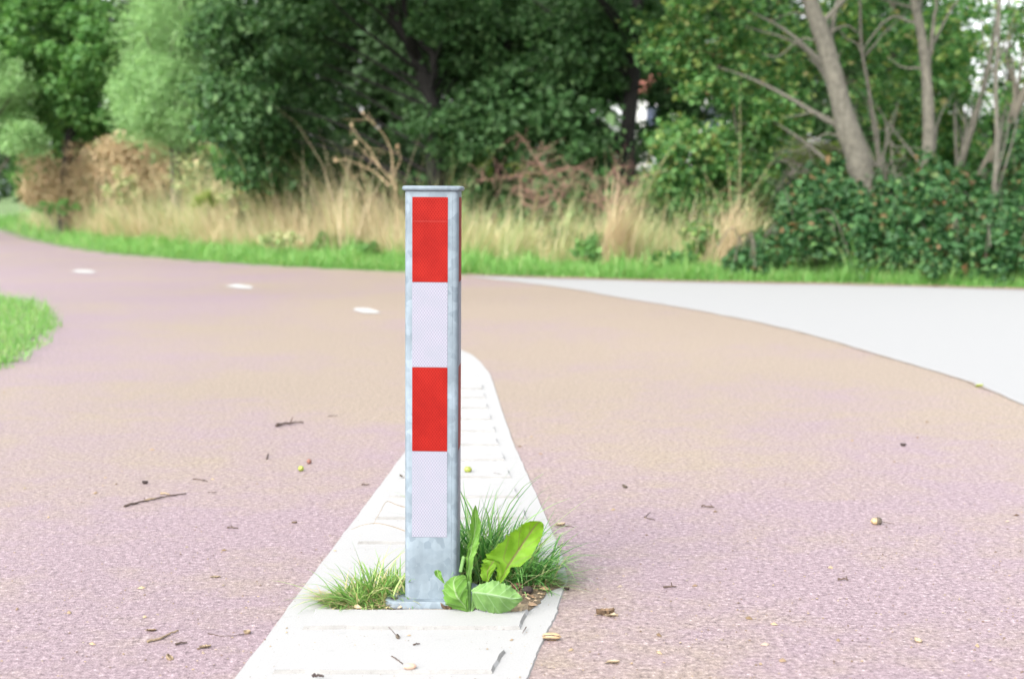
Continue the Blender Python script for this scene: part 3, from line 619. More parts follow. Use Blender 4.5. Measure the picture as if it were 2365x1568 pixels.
# dark undergrowth under the oaks
n = 900; px = R.uniform(380, 2500, n); py = np.interp(px, e[:, 0], e[:, 1]); D = CAM_H/(-(-SP+(-(py-CY)/F_PX)*CP)); yy = (CP-(py-CY)/F_PX*SP)*D; dd = R.uniform(5.0, 9.5, n)+np.interp(px, [380, 600], [3, 0]); y = yy+dd
x = (px-CX)/F_PX*D*(y/yy); c = np.c_[x, y, ground_z(x, y)+.05+.95*R.random(n)**1.4]
V, F = leaf_cloud(c, .3, 34, .11, .8, .5, .7, 88)
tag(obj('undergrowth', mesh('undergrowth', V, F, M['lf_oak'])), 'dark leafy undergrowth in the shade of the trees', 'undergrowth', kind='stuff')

# bramble thicket
def bramble(name, label, prof, n_cane, seed, group=None, size=.062):
    """prof: (px, top height m, front y offset, depth)"""
    rg = np.random.default_rng(seed); P = np.array(prof, float)
    pxs = rg.uniform(P[0, 0], P[-1, 0], n_cane); cs = []
    h = np.interp(pxs, P[:, 0], P[:, 1]); f = np.interp(pxs, P[:, 0], P[:, 2]); dp = np.interp(pxs, P[:, 0], P[:, 3])
    t = rg.random(n_cane)**.8
    py = np.interp(pxs, e[:, 0], e[:, 1]); D = CAM_H/(-(-SP+(-(py-CY)/F_PX)*CP)); yy = (CP-(py-CY)/F_PX*SP)*D
    y = yy+f+t*dp; x = (pxs-CX)/F_PX*D*(y/yy)
    h = h*(.86+.16*np.sin(pxs/41.+seed)+.12*np.sin(pxs/17.3+y*2.)+.10*np.sin(pxs/97.)); y = y+.18*np.sin(pxs/23.)+.12*np.sin(pxs/9.)
    z = ground_z(x, y)+h*np.sqrt(np.clip(1-(1-t)**2, 0, 1))*(.25+.75*rg.random(n_cane)**.35)
    z = np.maximum(z, .05)+rg.normal(0, .05, n_cane)
    c = np.c_[x, y, z]; root = thing(name, label, 'bramble', (float(x.mean()), float(y.mean()), 0), group=group); off = np.array(root.location)
    A = leaf_cloud(c[::2], .17, 40, size*.85, .7, .75, .72, seed); B = leaf_cloud(c[1::2], .15, 24, size*1.45, .7, .75, .72, seed+5)
    V = np.concatenate([A[0], B[0]]); F = np.concatenate([A[1], B[1]+len(A[0])]); obj('foliage', mesh('foliage', V-off, F, M['lf_bramble']), root)
    b = MB()
    for i in range(60):
        s_ = c[i].copy(); s_[2] = gz1(*s_[:2]); e_ = c[i]+np.array((rg.normal(0, .3), -abs(rg.normal(0, .3)), .08)); m_ = (s_+e_)/2+np.array((0, 0, .35))
        V, F = tube(spline([s_, m_, e_], 5)-off, .006, 5); b.add(V, F)
    b.build('canes', M['bark_mid'], root)
bramble('bramble_thicket', 'big dark green bramble thicket with reddish leaves at lower right', [(1690, .2, .7, .4), (1740, .4, .55, .8), (1790, .7, .5, 1.4), (1850, 1.05, .4, 2.0), (2000, 1.12, .4, 2.4), (2365, 1.15, .35, 2.6), (2600, 1.2, .3, 2.8)], 1500, 31)
bramble('bramble_thicket', 'darker bramble behind, rising under the leaning stems at right', [(2140, .9, 2.8, 1.), (2230, 1.7, 2.8, 1.6), (2365, 1.75, 2.8, 1.6), (2600, 1.8, 2.8, 1.6)], 420, 32)

# brown withered shrubs on the left
def withered(name, label, blobs, Y, seed, m='lf_brown'):
    rg = np.random.default_rng(seed); c = np.concatenate([blob(px, py, Y+dy, a, b_, d, n, seed+i, .1) for i, (px, py, dy, a, b_, d, n) in enumerate(blobs)])
    g = ground_z(c[:, 0], c[:, 1]); c = c[c[:, 2] > g+.1]
    root = thing(name, label, 'weeds', (float(c[:, 0].mean()), Y, 0)); off = np.array(root.location)
    V, F = leaf_cloud(c, .24, 40, .06, .9, .3, .6, seed); obj('seed_heads', mesh('seed_heads', V-off, F, M[m]), root)
    b = MB()
    for i in range(0, len(c), 6):
        q = c[i]; s_ = np.array((q[0]+rg.normal(0, .15), q[1], gz1(q[0], q[1]))); V, F = tube(spline([s_, (s_+q)/2+rg.normal(0, .04, 3), q+np.array((0, 0, .12))], 4)-off, .005, 5); b.add(V, F)
    b.build('stems', M['stalk'], root)
withered('withered_shrub', 'brown withered weed mass at the far left of the verge', [(110, 410, 0, 62, 66, .7, 60), (215, 400, -.5, 85, 75, .8, 84), (150, 465, -.6, 90, 26, .5, 44), (80, 450, -.4, 30, 30, .4, 20), (270, 450, -.6, 60, 40, .5, 40)], 33, 41)
withered('withered_shrub', 'second brown withered weed mass leaning against the willow', [(300, 370, 0, 70, 60, .6, 80), (390, 350, .2, 55, 55, .6, 50), (340, 420, -.4, 75, 40, .5, 46), (260, 345, 0, 50, 30, .4, 16)], 30, 43)
withered('faded_weeds', 'fawn and olive weeds fading in under the willow', [(450, 400, 0, 50, 70, .5, 22), (500, 460, 0, 60, 40, .4, 22)], 27, 45, 'straw_green')

# dead stalks
def stalks(name, label, lines, Y, r, m, heads=False, twiggy=0, seed=1, cat='dead plant'):
    rg = np.random.default_rng(seed); base = AT(*lines[0][0], Y); base[2] = gz1(base[0], base[1])
    root = thing(name, label, cat, tuple(base)); b = MB(); hd = MB()
    for i, L in enumerate(lines):
        P = np.array([AT(x, y, Y+rg.normal(0, .05)) for x, y in L]); S = spline(P, 5)
        if i == 0: S[0][2] = base[2]-.02
        V, F = tube(S-base, np.linspace(r, r*.4, len(S)), 6); b.add(V, F)
        for k in range(twiggy):
            j = rg.integers(len(S)//4, len(S)); a_ = S[j]; d = rg.normal(0, 1, 3)*np.array((1, .6, .8)); d /= np.linalg.norm(d); ln = rg.uniform(.12, .45)
            V, F = tube(spline([a_, a_+d*ln*.5+rg.normal(0, .02, 3), a_+d*ln], 3)-base, np.linspace(r*.45, r*.2, 7), 5); b.add(V, F)
        if heads:
            V, F = lathe([(.001, -.03), (.02, -.02), (.03, 0), (.028, .02), (.012, .035), (.001, .04)], 8)
            V = V*rg.uniform(.6, 1.)*(1+.15*rg.normal(size=(len(V), 1))); hd = MB(); hd.add(V, F); hd.build('seed_head', M['lf_brown'], root).location = S[-1]-base
    b.build('stems', m, root)
    return root
stalks('dead_stalk', 'tall pale dead stalks with seed heads rising left of the bollard', [[(918, 520), (910, 430), (880, 390), (840, 350), (822, 330)], [(905, 430), (905, 360), (885, 310), (855, 280), (838, 262)], [(880, 390), (850, 340), (830, 320), (812, 290)], [(900, 430), (860, 395), (800, 370), (775, 372)], [(915, 440), (912, 400), (925, 370), (918, 340)]], 21, .0075, M['stalk'], True, 3, 51)
stalks('dead_stalk', 'leaning fawn dead stems in the straw left of the bollard', [[(860, 520), (835, 440), (800, 390), (770, 360)], [(850, 520), (820, 450), (812, 400)], [(880, 520), (850, 450), (830, 380)]], 21.5, .006, M['stalk'], False, 5, 52)
stalks('dead_shrub', 'reddish brown dead shrub with tangled twigs right of the slim trunk', [[(1305, 540), (1290, 470), (1262, 400), (1225, 345), (1190, 305)], [(1262, 400), (1220, 400), (1160, 412), (1105, 418)], [(1270, 430), (1235, 440), (1200, 430), (1215, 390)], [(1262, 400), (1300, 390), (1345, 385)], [(1280, 460), (1240, 480), (1205, 465)], [(1285, 470), (1310, 430), (1330, 410)], [(1262, 400), (1240, 370), (1265, 340)], [(1280, 450), (1235, 460), (1185, 440)]], 21, .0075, M['reddish'], False, 26, 53)
stalks('dead_shrub', 'second reddish dead shrub standing before the black oak trunk', [[(1415, 580), (1410, 500), (1385, 440), (1360, 390)], [(1412, 520), (1400, 450), (1410, 400), (1430, 385)], [(1420, 540), (1440, 470), (1470, 420), (1500, 400)], [(1410, 500), (1380, 470), (1345, 460)], [(1430, 500), (1425, 450), (1440, 420)]], 19, .0065, M['reddish'], False, 22, 54)
stalks('dead_stalk', 'arching pale dry stem over the left tall grass', [[(560, 540), (540, 460), (515, 380), (490, 320), (470, 300)], [(540, 460), (530, 400), (500, 370)], [(550, 500), (500, 430), (480, 400)]], 24, .006, M['stalk'], False, 5, 55)
stalks('fallen_branch', 'bare grey fallen branches between the grey trunks', [[(2110, 470), (2060, 440), (2010, 410), (1960, 408)], [(2070, 450), (2050, 420), (2030, 380)], [(2080, 460), (2110, 445), (2125, 455)], [(2030, 470), (2045, 400), (2060, 360), (2050, 300)]], 17, .014, M['bark_grey'], False, 14, 56, 'branch')
stalks('fallen_branch', 'thin grey dead branches left of the leaning grey trunk', [[(1960, 480), (1900, 420), (1840, 380), (1800, 370)], [(1900, 420), (1880, 380), (1860, 330)], [(1880, 405), (1830, 400), (1790, 440)]], 19, .012, M['bark_grey'], False, 16, 57, 'branch')

# leafy weeds on the verge
def weed(label, px, py, Y, rx_, ry_, n, seed, m='lf_hazel', size=.06):
    c = blob(px, py, Y, rx_, ry_, .2, n, seed, .0); c[:, 2] = np.maximum(c[:, 2], ground_z(c[:, 0], c[:, 1])+.03)
    b0 = np.array((c[:, 0].mean(), Y, 0)); b0[2] = gz1(b0[0], b0[1])
    root = thing('weed', label, 'weed', tuple(b0), group='leafy weeds along the verge')
    V, F = leaf_cloud(c, .1, 26, size, .8, .7, .6, seed); obj('leaves', mesh('leaves', V-b0, F, M[m]), root)
    b = MB()
    for q in c[:5]: V, F = tube(spline([b0, (b0+q)/2+np.array((0, 0, .02)), q], 3)-b0, .005, 5); b.add(V, F)
    b.build('stem', M['bark_mid'], root)
weed('dark green leafy weed in the straw left of the bollard', 770, 560, 21, 60, 28, 22, 61, 'lf_hazel')
weed('leafy weed before the reddish dead shrub right of the bollard', 1375, 575, 17.6, 62, 30, 24, 62, 'lf_hazel')
weed('olive leafy weed at the left foot of the bramble', 1560, 600, 16.6, 60, 18, 18, 63, 'lf_maple')
weed('small green weed just left of the bollard post', 850, 575, 20, 40, 16, 10, 64, 'lf_hazel')
weed('grey green weed in the shorter grass under the black trunk', 1300, 545, 18.6, 40, 26, 14, 65, 'lf_bramble')
weed('broad leaved weed beside the tan dry tuft', 1620, 545, 17.4, 50, 35, 22, 66, 'lf_maple')
weed('yellowish weed beside the brown withered mass', 480, 455, 25, 40, 30, 14, 67, 'lf_yellow')

weed('olive weed growing between the two brown masses', 280, 430, 28.5, 40, 45, 26, 68, 'straw_green', .07)
weed('green weed at the lower left of the brown masses', 130, 480, 31, 60, 20, 20, 69, 'lf_hazel')
weed('pale olive weed at the foot of the willow', 560, 470, 24, 60, 45, 26, 70, 'straw_green', .07)
weed('low olive weed in the middle of the straw', 640, 555, 20.5, 60, 18, 14, 71, 'straw_green')

# ------------------------------------------------------------------ house behind the trees
def box(b, x0, x1, y0, y1, z0, z1, mi=0):
    V = [(x, y, z) for z in (z0, z1) for x, y in ((x0, y0), (x1, y0), (x1, y1), (x0, y1))]
    b.add(V, [(0, 3, 2, 1), (4, 5, 6, 7), (0, 1, 5, 4), (1, 2, 6, 5), (2, 3, 7, 6), (3, 0, 4, 7)], mi)
HY = 75.; h0 = AT(1470, 445, HY); h1 = AT(1680, 445, HY); hx0, hx1 = h0[0], h1[0]
house = thing('house', 'white house with an orange tiled roof glimpsed through the trees', 'house', (hx0, HY, .5))
m_wall = flat_mat('white_render', (.45, .45, .44), .8, .05, 3); m_roof = flat_mat('orange_tiles', (.17, .06, .04), .8, .3, 8)
m_glass, t_, p_, o_ = mat('window_glass'); p_.inputs['Base Color'].default_value = (.05, .06, .09, 1); p_.inputs['Roughness'].default_value = .1
m_frame = flat_mat('window_frame', (.5, .5, .52), .6, .05, 3)
W = hx1-hx0; b = MB(); box(b, 0, W, 0, 7, -.6, 5.6)
b.add([(0, 3.5, 5.6), (0, 0, 5.6), (0, 7, 5.6), (0, 3.5, 8.0), (W, 3.5, 5.6), (W, 0, 5.6), (W, 7, 5.6), (W, 3.5, 8.0)], [(1, 2, 3), (5, 7, 6)])
b.build('wall', m_wall, house, False)
b = MB(); b.add([(-.3, -.4, 5.35), (W+.3, -.4, 5.35), (W+.3, 3.5, 8.12), (-.3, 3.5, 8.12), (-.3, 7.4, 5.35), (W+.3, 7.4, 5.35), (-.3, -.4, 5.5), (W+.3, -.4, 5.5), (W+.3, 3.5, 8.27), (-.3, 3.5, 8.27), (-.3, 7.4, 5.5), (W+.3, 7.4, 5.5)],
        [(0, 1, 2, 3), (3, 2, 5, 4), (6, 9, 8, 7), (9, 10, 11, 8), (0, 6, 7, 1), (4, 5, 11, 10), (0, 3, 9, 6), (3, 4, 10, 9), (1, 7, 8, 2), (2, 8, 11, 5)]); b.build('roof', m_roof, house, False)
for cxw, zc in ((W*.2, 4.2), (W*.55, 4.2), (W*.82, 4.2), (W*.3, 1.6), (W*.7, 1.6)):
    b = MB(); box(b, cxw-.55, cxw+.55, -.05, .02, zc-.65, zc+.65); f_ = b.build('window', m_frame, house, False)
    b = MB(); box(b, cxw-.47, cxw+.47, -.08, -.04, zc-.57, zc+.57); b.build('pane', m_glass, f_, False)

# ------------------------------------------------------------------ parked car at the left edge
cx1 = AT(14, 445, 70)
car = thing('parked_car', 'silver blue parked car whose end shows at the left edge', 'car', (cx1[0]-4.3, 70, .50))
m_paint = flat_mat('silver_paint', (.24, .27, .31), .3, .03, 2, .5); m_tyre = flat_mat('tyre_rubber', (.03, .03, .03), .8); m_rim = flat_mat('wheel_rim', (.4, .4, .42), .3, .05, 5, .8)
side = [(0, .35), (.02, .75), (.25, .92), (.95, .98), (1.6, 1.42), (2.9, 1.46), (3.75, 1.08), (4.2, 1.02), (4.3, .75), (4.28, .33), (3.9, .25), (.4, .25)]
n = len(side); b = MB(); rings = []
for yv, sc_, dz in ((-.86, .97, 0), (-.82, 1., 0), (.82, 1., 0), (.86, .97, 0)):
    rings += [(2.15+(x-2.15)*sc_, yv*(1 if z < 1 else .86), z) for x, z in side]
F = [(i*n+j, (i+1)*n+j, (i+1)*n+(j+1) % n, i*n+(j+1) % n) for i in range(3) for j in range(n)]+[tuple(range(n)), tuple(range(3*n, 4*n))[::-1]]
b.add(rings, F); b.build('body', m_paint, car, False)
b = MB(); box(b, 1.15, 3.3, -.80, .80, .98, 1.37); V = b.V[0]; V[[5, 6], 0] -= .35; V[[4, 7], 0] += .45; V[:, 1] *= 1.005; b.build('window', m_glass, car, False)
for wx in (.8, 3.5):
    for sy in (-1, 1):
        b = MB(); V, F = lathe([(.2, -.1), (.31, -.1), (.33, -.06), (.33, .06), (.31, .1), (.2, .1)], 24); b.add(V[:, [0, 2, 1]], F); wh = b.build('wheel', m_tyre, car); wh.location = (wx, sy*.8, .32)
        b = MB(); V, F = lathe([(.02, -.115), (.19, -.105), (.2, .0), (.02, .02)], 18); b.add(V[:, [0, 2, 1]]*np.array((1, -sy*-1, 1)), F); b.build('rim', m_rim, wh)
for sy in (-.6, .6):
    b = MB(); box(b, 4.2, 4.33, sy-.14, sy+.14, .72, .86); b.build('headlight', flat_mat('headlight', (.75, .78, .8), .2, .02), car, False)

# ------------------------------------------------------------------ grass clumps and dandelion at the bollard
def clump(name, label, specs, m, base_m=None, seed=0):
    root = None; 
    b0 = np.array((*G(*specs[0][:2])[:2], IZ)); root = thing(name, label, 'grass clump', tuple(b0), group='grass clumps at the foot of the bollard')
    for nm, mm, parts in m:
        Vs, Fs, off = [], [], 0
        for (cx_, cy_, sx, sy, n, h, wdt, lean, dr, ang, asp) in parts:
            px = R.normal(cx_, sx, n); py = np.clip(R.normal(cy_, sy, n), cy_-2.2*sy, cy_+2*sy)
            P = np.array([G(a, b_, IZ) for a, b_ in zip(px, py)])
            th = R.normal(ang, asp, n)
            V, F = blades(P, lnn(n, h, .3), lnn(n, wdt, .25), np.abs(R.normal(lean, .25, n)), 6, R.uniform(.15, dr, n), dirs=th)
            Vs.append(V); Fs.append(F+off); off += len(V)
        obj(nm, mesh(nm, np.concatenate(Vs)-b0, np.concatenate(Fs), mm), root)
    return root
U = 9.0
clump('grass_clump', 'dense dark green grass clump right of the bollard behind the dandelion', [(1150, 1345)],
      [('blades', M['blade'], [(1100, 1335, 24, 8, 420, .155, .0048, .42, .9, 0, U), (1165, 1340, 42, 9, 400, .14, .0048, .6, 1.1, 0, 1.6), (1208, 1345, 26, 6, 260, .095, .0046, .95, .8, 0, 1.0), (1100, 1325, 22, 6, 40, .185, .0038, .35, .8, 0, U), (1180, 1330, 40, 8, 46, .165, .0038, .6, 1.0, 0, 1.2), (1250, 1350, 14, 4, 40, .09, .0032, 1.15, .5, 0, .7)]),
       ('dry_blades', M['dry_blade'], [(1240, 1354, 26, 4, 60, .08, .002, 1.3, .5, 0, .8), (1140, 1345, 40, 10, 60, .13, .0022, .8, 1.1, 0, U)])])
clump('grass_clump', 'low yellow green grass clump left of the bollard', [(850, 1380)],
      [('blades', M['blade_left'], [(860, 1385, 34, 8, 360, .075, .0046, .95, 1.1, 0, U), (900, 1372, 18, 8, 190, .07, .0044, .6, 1.2, 0, U), (815, 1396, 22, 5, 150, .085, .0042, 1.1, .6, 3.1, .9), (850, 1390, 30, 5, 60, .085, .0036, .4, .9, 0, U), (870, 1376, 28, 6, 16, .15, .0034, .7, .9, 2.2, 1.5), (840, 1401, 30, 3, 120, .04, .003, 1.1, .8, 0, U)]),
       ('dry_blades', M['lf_brown'], [(770, 1382, 20, 4, 90, .06, .002, 1.4, .2, 3.1, .5), (870, 1392, 40, 7, 170, .055, .0022, 1.2, .6, 0, U)])])
def seedgrass(label, lines, Y):
    root = thing('dry_grass', label, 'dry grass', tuple(np.array((*AT(*lines[0][0], Y)[:2], IZ)))); b0 = np.array(root.location); b = MB()
    for L in lines:
        S = spline([AT(x, y, Y) for x, y in L], 6); V, F = tube(S-b0, np.linspace(.0011, .0005, len(S)), 5); b.add(V, F)
    b.build('stem', M['twig_pale'], root)
seedgrass('thin dry grass stem arching over the island left of the bollard', [[(936, 1226), (905, 1215), (870, 1208), (838, 1212), (812, 1222)]], 3.75)
seedgrass('pale crossed grass stems lying left of the bollard', [[(935, 1171), (915, 1165), (893, 1158), (878, 1182), (862, 1210)]], 3.9)

# dandelion leaves
def dl_mat(name, a, b_, vein, tr=.4):
    m, t, p, o = mat(name); uv = nd(t, 'UVMap'); sx = nd(t, 'SeparateXYZ'); t.links.new(uv.outputs[0], sx.inputs[0])
    co = coords(t); nz = noise(t, co, 45, 4, .6)
    base = ramp(t, nz, [(.3, a), (.68, b_), (.74, b_), (.8, (.14, .10, .035))])
    u0 = nd(t, 'Math', operation='SUBTRACT'); t.links.new(sx.outputs['X'], u0.inputs[0]); u0.inputs[1].default_value = .5
    au = nd(t, 'Math', operation='ABSOLUTE'); t.links.new(u0.outputs[0], au.inputs[0])
    mid = ramp(t, au.outputs[0], [(.018, g3(1)), (.05, g3(0))])
    # side veins sweep forward
    sv = nd(t, 'Math', operation='MULTIPLY_ADD'); t.links.new(au.outputs[0], sv.inputs[0]); sv.inputs[1].default_value = -.55; t.links.new(sx.outputs['Y'], sv.inputs[2])
    s9 = nd(t, 'Math', operation='MULTIPLY'); t.links.new(sv.outputs[0], s9.inputs[0]); s9.inputs[1].default_value = 30
    sn = nd(t, 'Math', operation='SINE'); t.links.new(s9.outputs[0], sn.inputs[0]); vr = ramp(t, sn.outputs[0], [(.9, g3(0)), (1., g3(.5))])
    c = mix(t, vr.outputs[0], base.outputs[0], vein); c = mix(t, mid.outputs[0], c, vein)
    t.links.new(c, p.inputs['Base Color']); p.inputs['Roughness'].default_value = .6; p.inputs['Specular IOR Level'].default_value = .25
    bump(t, sn.outputs[0], .0012, .6, p)
    trn = nd(t, 'BsdfTranslucent'); hv = nd(t, 'HueSaturation'); hv.inputs['Value'].default_value = 1.7; hv.inputs['Saturation'].default_value = 1.1; t.links.new(c, hv.inputs['Color']); t.links.new(hv.outputs[0], trn.inputs[0])
    ms = nd(t, 'MixShader'); ms.inputs[0].default_value = tr; t.links.new(p.outputs[0], ms.inputs[1]); t.links.new(trn.outputs[0], ms.inputs[2]); t.links.new(ms.outputs[0], o.inputs[0]); return m
M['dl_bright'] = dl_mat('dandelion_bright', (.095, .20, .014), (.14, .27, .024), (.13, .13, .04), .4)
M['dl_mid'] = dl_mat('dandelion_mid', (.08, .18, .03), (.115, .235, .04), (.19, .28, .12), .3)
M['dl_pale'] = dl_mat('dandelion_pale', (.10, .20, .055), (.15, .26, .085), (.22, .33, .17), .3)
def dleaf(name, m, rows, Y, parent, off, fold=.35, teeth=(), seg=4):
    """rows: (left px, left py, mid px, mid py, right px, right py, depth offset); resampled, with toothed margins"""
    A = np.array(rows, float); k = 5
    Lp = spline(A[:, :2], k); Mp = spline(A[:, 2:4], k); Rr = spline(A[:, 4:6], k); dz = spline(np.c_[A[:, 6], A[:, 6]*0], k)[:, 0]
    n = len(Mp); rg = np.random.default_rng(int(A.sum()) % 9999); V = []; UV = []; ja = rg.uniform(.2, 1.6, (n, 2))
    for i in range(n):
        tL = 1+teeth[0]*ja[i, 0]*((i % 4) == 2)-teeth[0]*.5*ja[i, 0]*((i % 4) == 3) if teeth else 1
        tR = 1+teeth[1]*ja[i, 1]*(((i+2) % 5) == 2)-teeth[1]*.5*ja[i, 1]*(((i+2) % 5) == 3) if teeth else 1
        wav = .003*math.sin(i*.55+A[0, 0])
        for side, E_, tt in ((-1, Lp[i], tL), (1, Rr[i], tR)):
            for s_ in ((1, .5) if side < 0 else (.5, 1)):
                q = Mp[i]+(E_-Mp[i])*s_*(tt if s_ == 1 else 1)
                wid = np.linalg.norm(E_-Mp[i])/1000*3.4
                V.append(AT(q[0], q[1], Y+dz[i]-fold*wid*s_**1.3*.5+wav*s_*side)); UV.append((.5+side*s_*.5, i/(n-1)))
            if side < 0: V.append(AT(*Mp[i], Y+dz[i])); UV.append((.5, i/(n-1)))
    V = np.array(V).reshape(-1, 3)
    F = [(i*5+j, i*5+j+1, (i+1)*5+j+1, (i+1)*5+j) for i in range(n-1) for j in range(4)]
    me = mesh(name, V-off, F, m, True); ul = me.uv_layers.new(name='UVMap')
    for lp in me.loops: ul.data[lp.index].uv = UV[lp.vertex_index]
    return obj(name, me, parent)
zp = lambda X_, Y_: (954.6+X_*.2174, 1125+Y_*.2174)       # zoomed view -> photo grid
def zr(*rows):
    out = []
    for r in rows: a = zp(r[0], r[1]); b_ = zp(r[2], r[3]); c_ = zp(r[4], r[5]); out.append((*a, *b_, *c_, r[6]))
    return out
dbase = G(1083, 1404, IZ); dan = thing('dandelion', 'broad leaved dandelion growing out of the joint right of the bollard base', 'dandelion', tuple(dbase))
DY = dbase[1]-.05
dleaf('leaf', M['dl_mid'], zr((565, 1290, 590, 1292, 612, 1290, 0), (568, 1150, 592, 1150, 615, 1150, -.005), (565, 1000, 592, 1000, 618, 1000, .0), (566, 900, 590, 900, 618, 895, .005), (560, 800, 590, 830, 632, 850, .008), (556, 760, 590, 760, 640, 760, .01),
     (578, 690, 610, 690, 670, 690, .012), (580, 655, 612, 640, 690, 630, .012), (572, 635, 622, 590, 695, 590, .015), (610, 540, 645, 520, 700, 520, .015), (600, 470, 655, 450, 712, 450, .01), (610, 380, 660, 370, 715, 370, 0), (620, 300, 660, 300, 690, 300, -.01), (640, 230, 662, 230, 680, 240, -.02), (655, 192, 660, 190, 664, 192, -.03)), DY+.03, dan, dbase, .5, (.25, .15))
dleaf('leaf', M['dl_bright'], zr((895, 1015, 905, 1018, 925, 1020, .0), (880, 970, 925, 985, 960, 985, .0), (890, 880, 965, 920, 1020, 900, 0), (850, 760, 1000, 850, 1040, 850, .0), (770, 760, 1040, 790, 1130, 840, .005), (900, 630, 1085, 720, 1190, 790, .01), (1000, 520, 1130, 650, 1250, 740, .015), (1050, 470, 1175, 580, 1290, 660, .015), (1110, 440, 1215, 520, 1345, 570, .012), (1150, 400, 1265, 450, 1370, 500, .005), (1200, 372, 1310, 390, 1385, 430, -.01), (1260, 358, 1340, 365, 1382, 395, -.02), (1325, 358, 1345, 360, 1365, 368, -.025)), DY-.005, dan, dbase, .3, (.13, .06))
dleaf('leaf', M['dl_bright'], zr((775, 1000, 785, 1004, 795, 1000, .0), (735, 985, 790, 960, 825, 940, .0), (715, 930, 790, 890, 862, 875, .0), (730, 840, 820, 830, 905, 815, .0), (740, 800, 860, 770, 960, 790, .003), (790, 725, 900, 700, 1010, 740, .006), (835, 672, 950, 640, 1050, 680, .008), (930, 585, 1000, 575, 1060, 620, .01)), DY+.012, dan, dbase, .2, (.2, .02))
dleaf('leaf', M['dl_pale'], zr((615, 1090, 622, 1110, 640, 1255, -.01), (690, 1040, 700, 1118, 680, 1290, -.02), (780, 1010, 790, 1132, 760, 1315, -.035), (860, 990, 880, 1150, 850, 1338, -.04), (940, 1020, 960, 1165, 940, 1335, -.04), (1020, 1045, 1030, 1180, 1030, 1305, -.035), (1085, 1095, 1090, 1180, 1100, 1250, -.03), (1150, 1160, 1158, 1172, 1165, 1190, -.025)), DY-.01, dan, dbase, -.5, (.10, .09))
dleaf('leaf', M['dl_mid'], zr((560, 1320, 575, 1322, 590, 1318, 0), (450, 1290, 540, 1250, 585, 1250, -.01), (350, 1240, 480, 1180, 580, 1170, -.02), (320, 1150, 450, 1120, 572, 1090, -.02), (322, 1060, 430, 1050, 568, 1020, -.012), (345, 1010, 430, 990, 562, 960, 0), (400, 960, 450, 955, 550, 935, .012), (440, 940, 480, 935, 520, 925, .02)), DY-.005, dan, dbase, -.4, (.11, .11))
dleaf('leaf', M['dl_mid'], zr((320, 1020, 328, 1025, 336, 1015, 0), (285, 985, 300, 985, 318, 975, 0), (235, 940, 265, 935, 300, 930, 0), (222, 895, 255, 895, 295, 895, 0), (240, 878, 262, 876, 285, 885, 0)), DY-.02, dan, dbase, .3, (.05, .05))
for a_, b_, r_ in (((500, 900), (535, 738), .0042), ((585, 1330), (592, 1000), .0045), ((620, 1330), (640, 1100), .003), ((610, 1330), (700, 1180), .003)):
    p0, p1 = AT(*zp(*a_), DY), AT(*zp(*b_), DY+.02); b = MB(); V, F = tube(spline([p0, (p0+p1)/2, p1], 4)-dbase, r_, 8); b.add(V, F); b.build('stem', M['dl_pale'], dan)

# ------------------------------------------------------------------ litter on the ground
def acorn_me(m_nut, L=.024, W_=.0075, cup=True, name='acorn'):
    root_parts = []
    V, F = lathe([(.0004, -L*.5), (W_*.55, -L*.46), (W_*.92, -L*.25), (W_, 0), (W_*.93, L*.22), (W_*.6, L*.4), (W_*.2, L*.47), (.0006, L*.52)], 16)
    b = MB(); b.add(V, F); return b
def put(o, px, py, z, rz=0., ry=0.):
    q = G(px, py, z); o.location = tuple(q); o.rotation_euler = (0, ry, rz)
def acorn(px, py, label, nut, rz=0., L=.024, W_=.0085, cup=False, z0=0., tilt=0., stem=False, cat='acorn', group='fallen acorns'):
    root = thing('acorn', label, cat, group=group); put(root, px, py, z0, rz)
    b = acorn_me(nut, L, W_); V = b.V[0]; V = V[:, [2, 0, 1]]; V[:, 2] += W_*.98; b.V[0] = V
    b.build('nut', nut, root)
    if cup:
        V, F = lathe([(.001, -L*.62), (W_*.7, -L*.58), (W_*1.18, -L*.35), (W_*1.22, -L*.12), (W_*1.02, -L*.12)], 16); b = MB(); V = V[:, [2, 0, 1]]; V[:, 2] += W_*.98
        V = V*(1+.02*R.normal(size=(len(V), 1))); b.add(V, F); b.build('cup', M['cup'], root)
    if stem:
        b = MB(); V, F = tube(spline([(-L*.55, 0, W_), (-L*1.2, .003, W_*.7), (-L*1.9, -.002, .003)], 4), .0009, 5); b.add(V, F); b.build('stem', M['twig'], root)
    return root
def cupcap(px, py, label, r=.009, z0=0., stem=None, m='cup', ry=0., rz=0.):
    root = thing('acorn_cup', label, 'acorn cup', group='empty acorn cups'); put(root, px, py, z0, rz, ry)
    V, F = lathe([(r*.15, 0), (r*.6, r*.08), (r*.95, r*.45), (r, r*.85), (r*.86, r*.87), (r*.7, r*.45), (r*.1, r*.25)], 16); V = V*(1+.03*R.normal(size=(len(V), 1))); b = MB(); b.add(V, F); b.build('cup', M[m], root)
    if stem:
        b = MB(); V, F = tube(spline([(0, 0, r*.3), (-stem*.5, .002, r*.35), (-stem, -.001, .002)], 4), .0008, 5); b.add(V, F); b.build('stem', M['twig'], root)
    return root
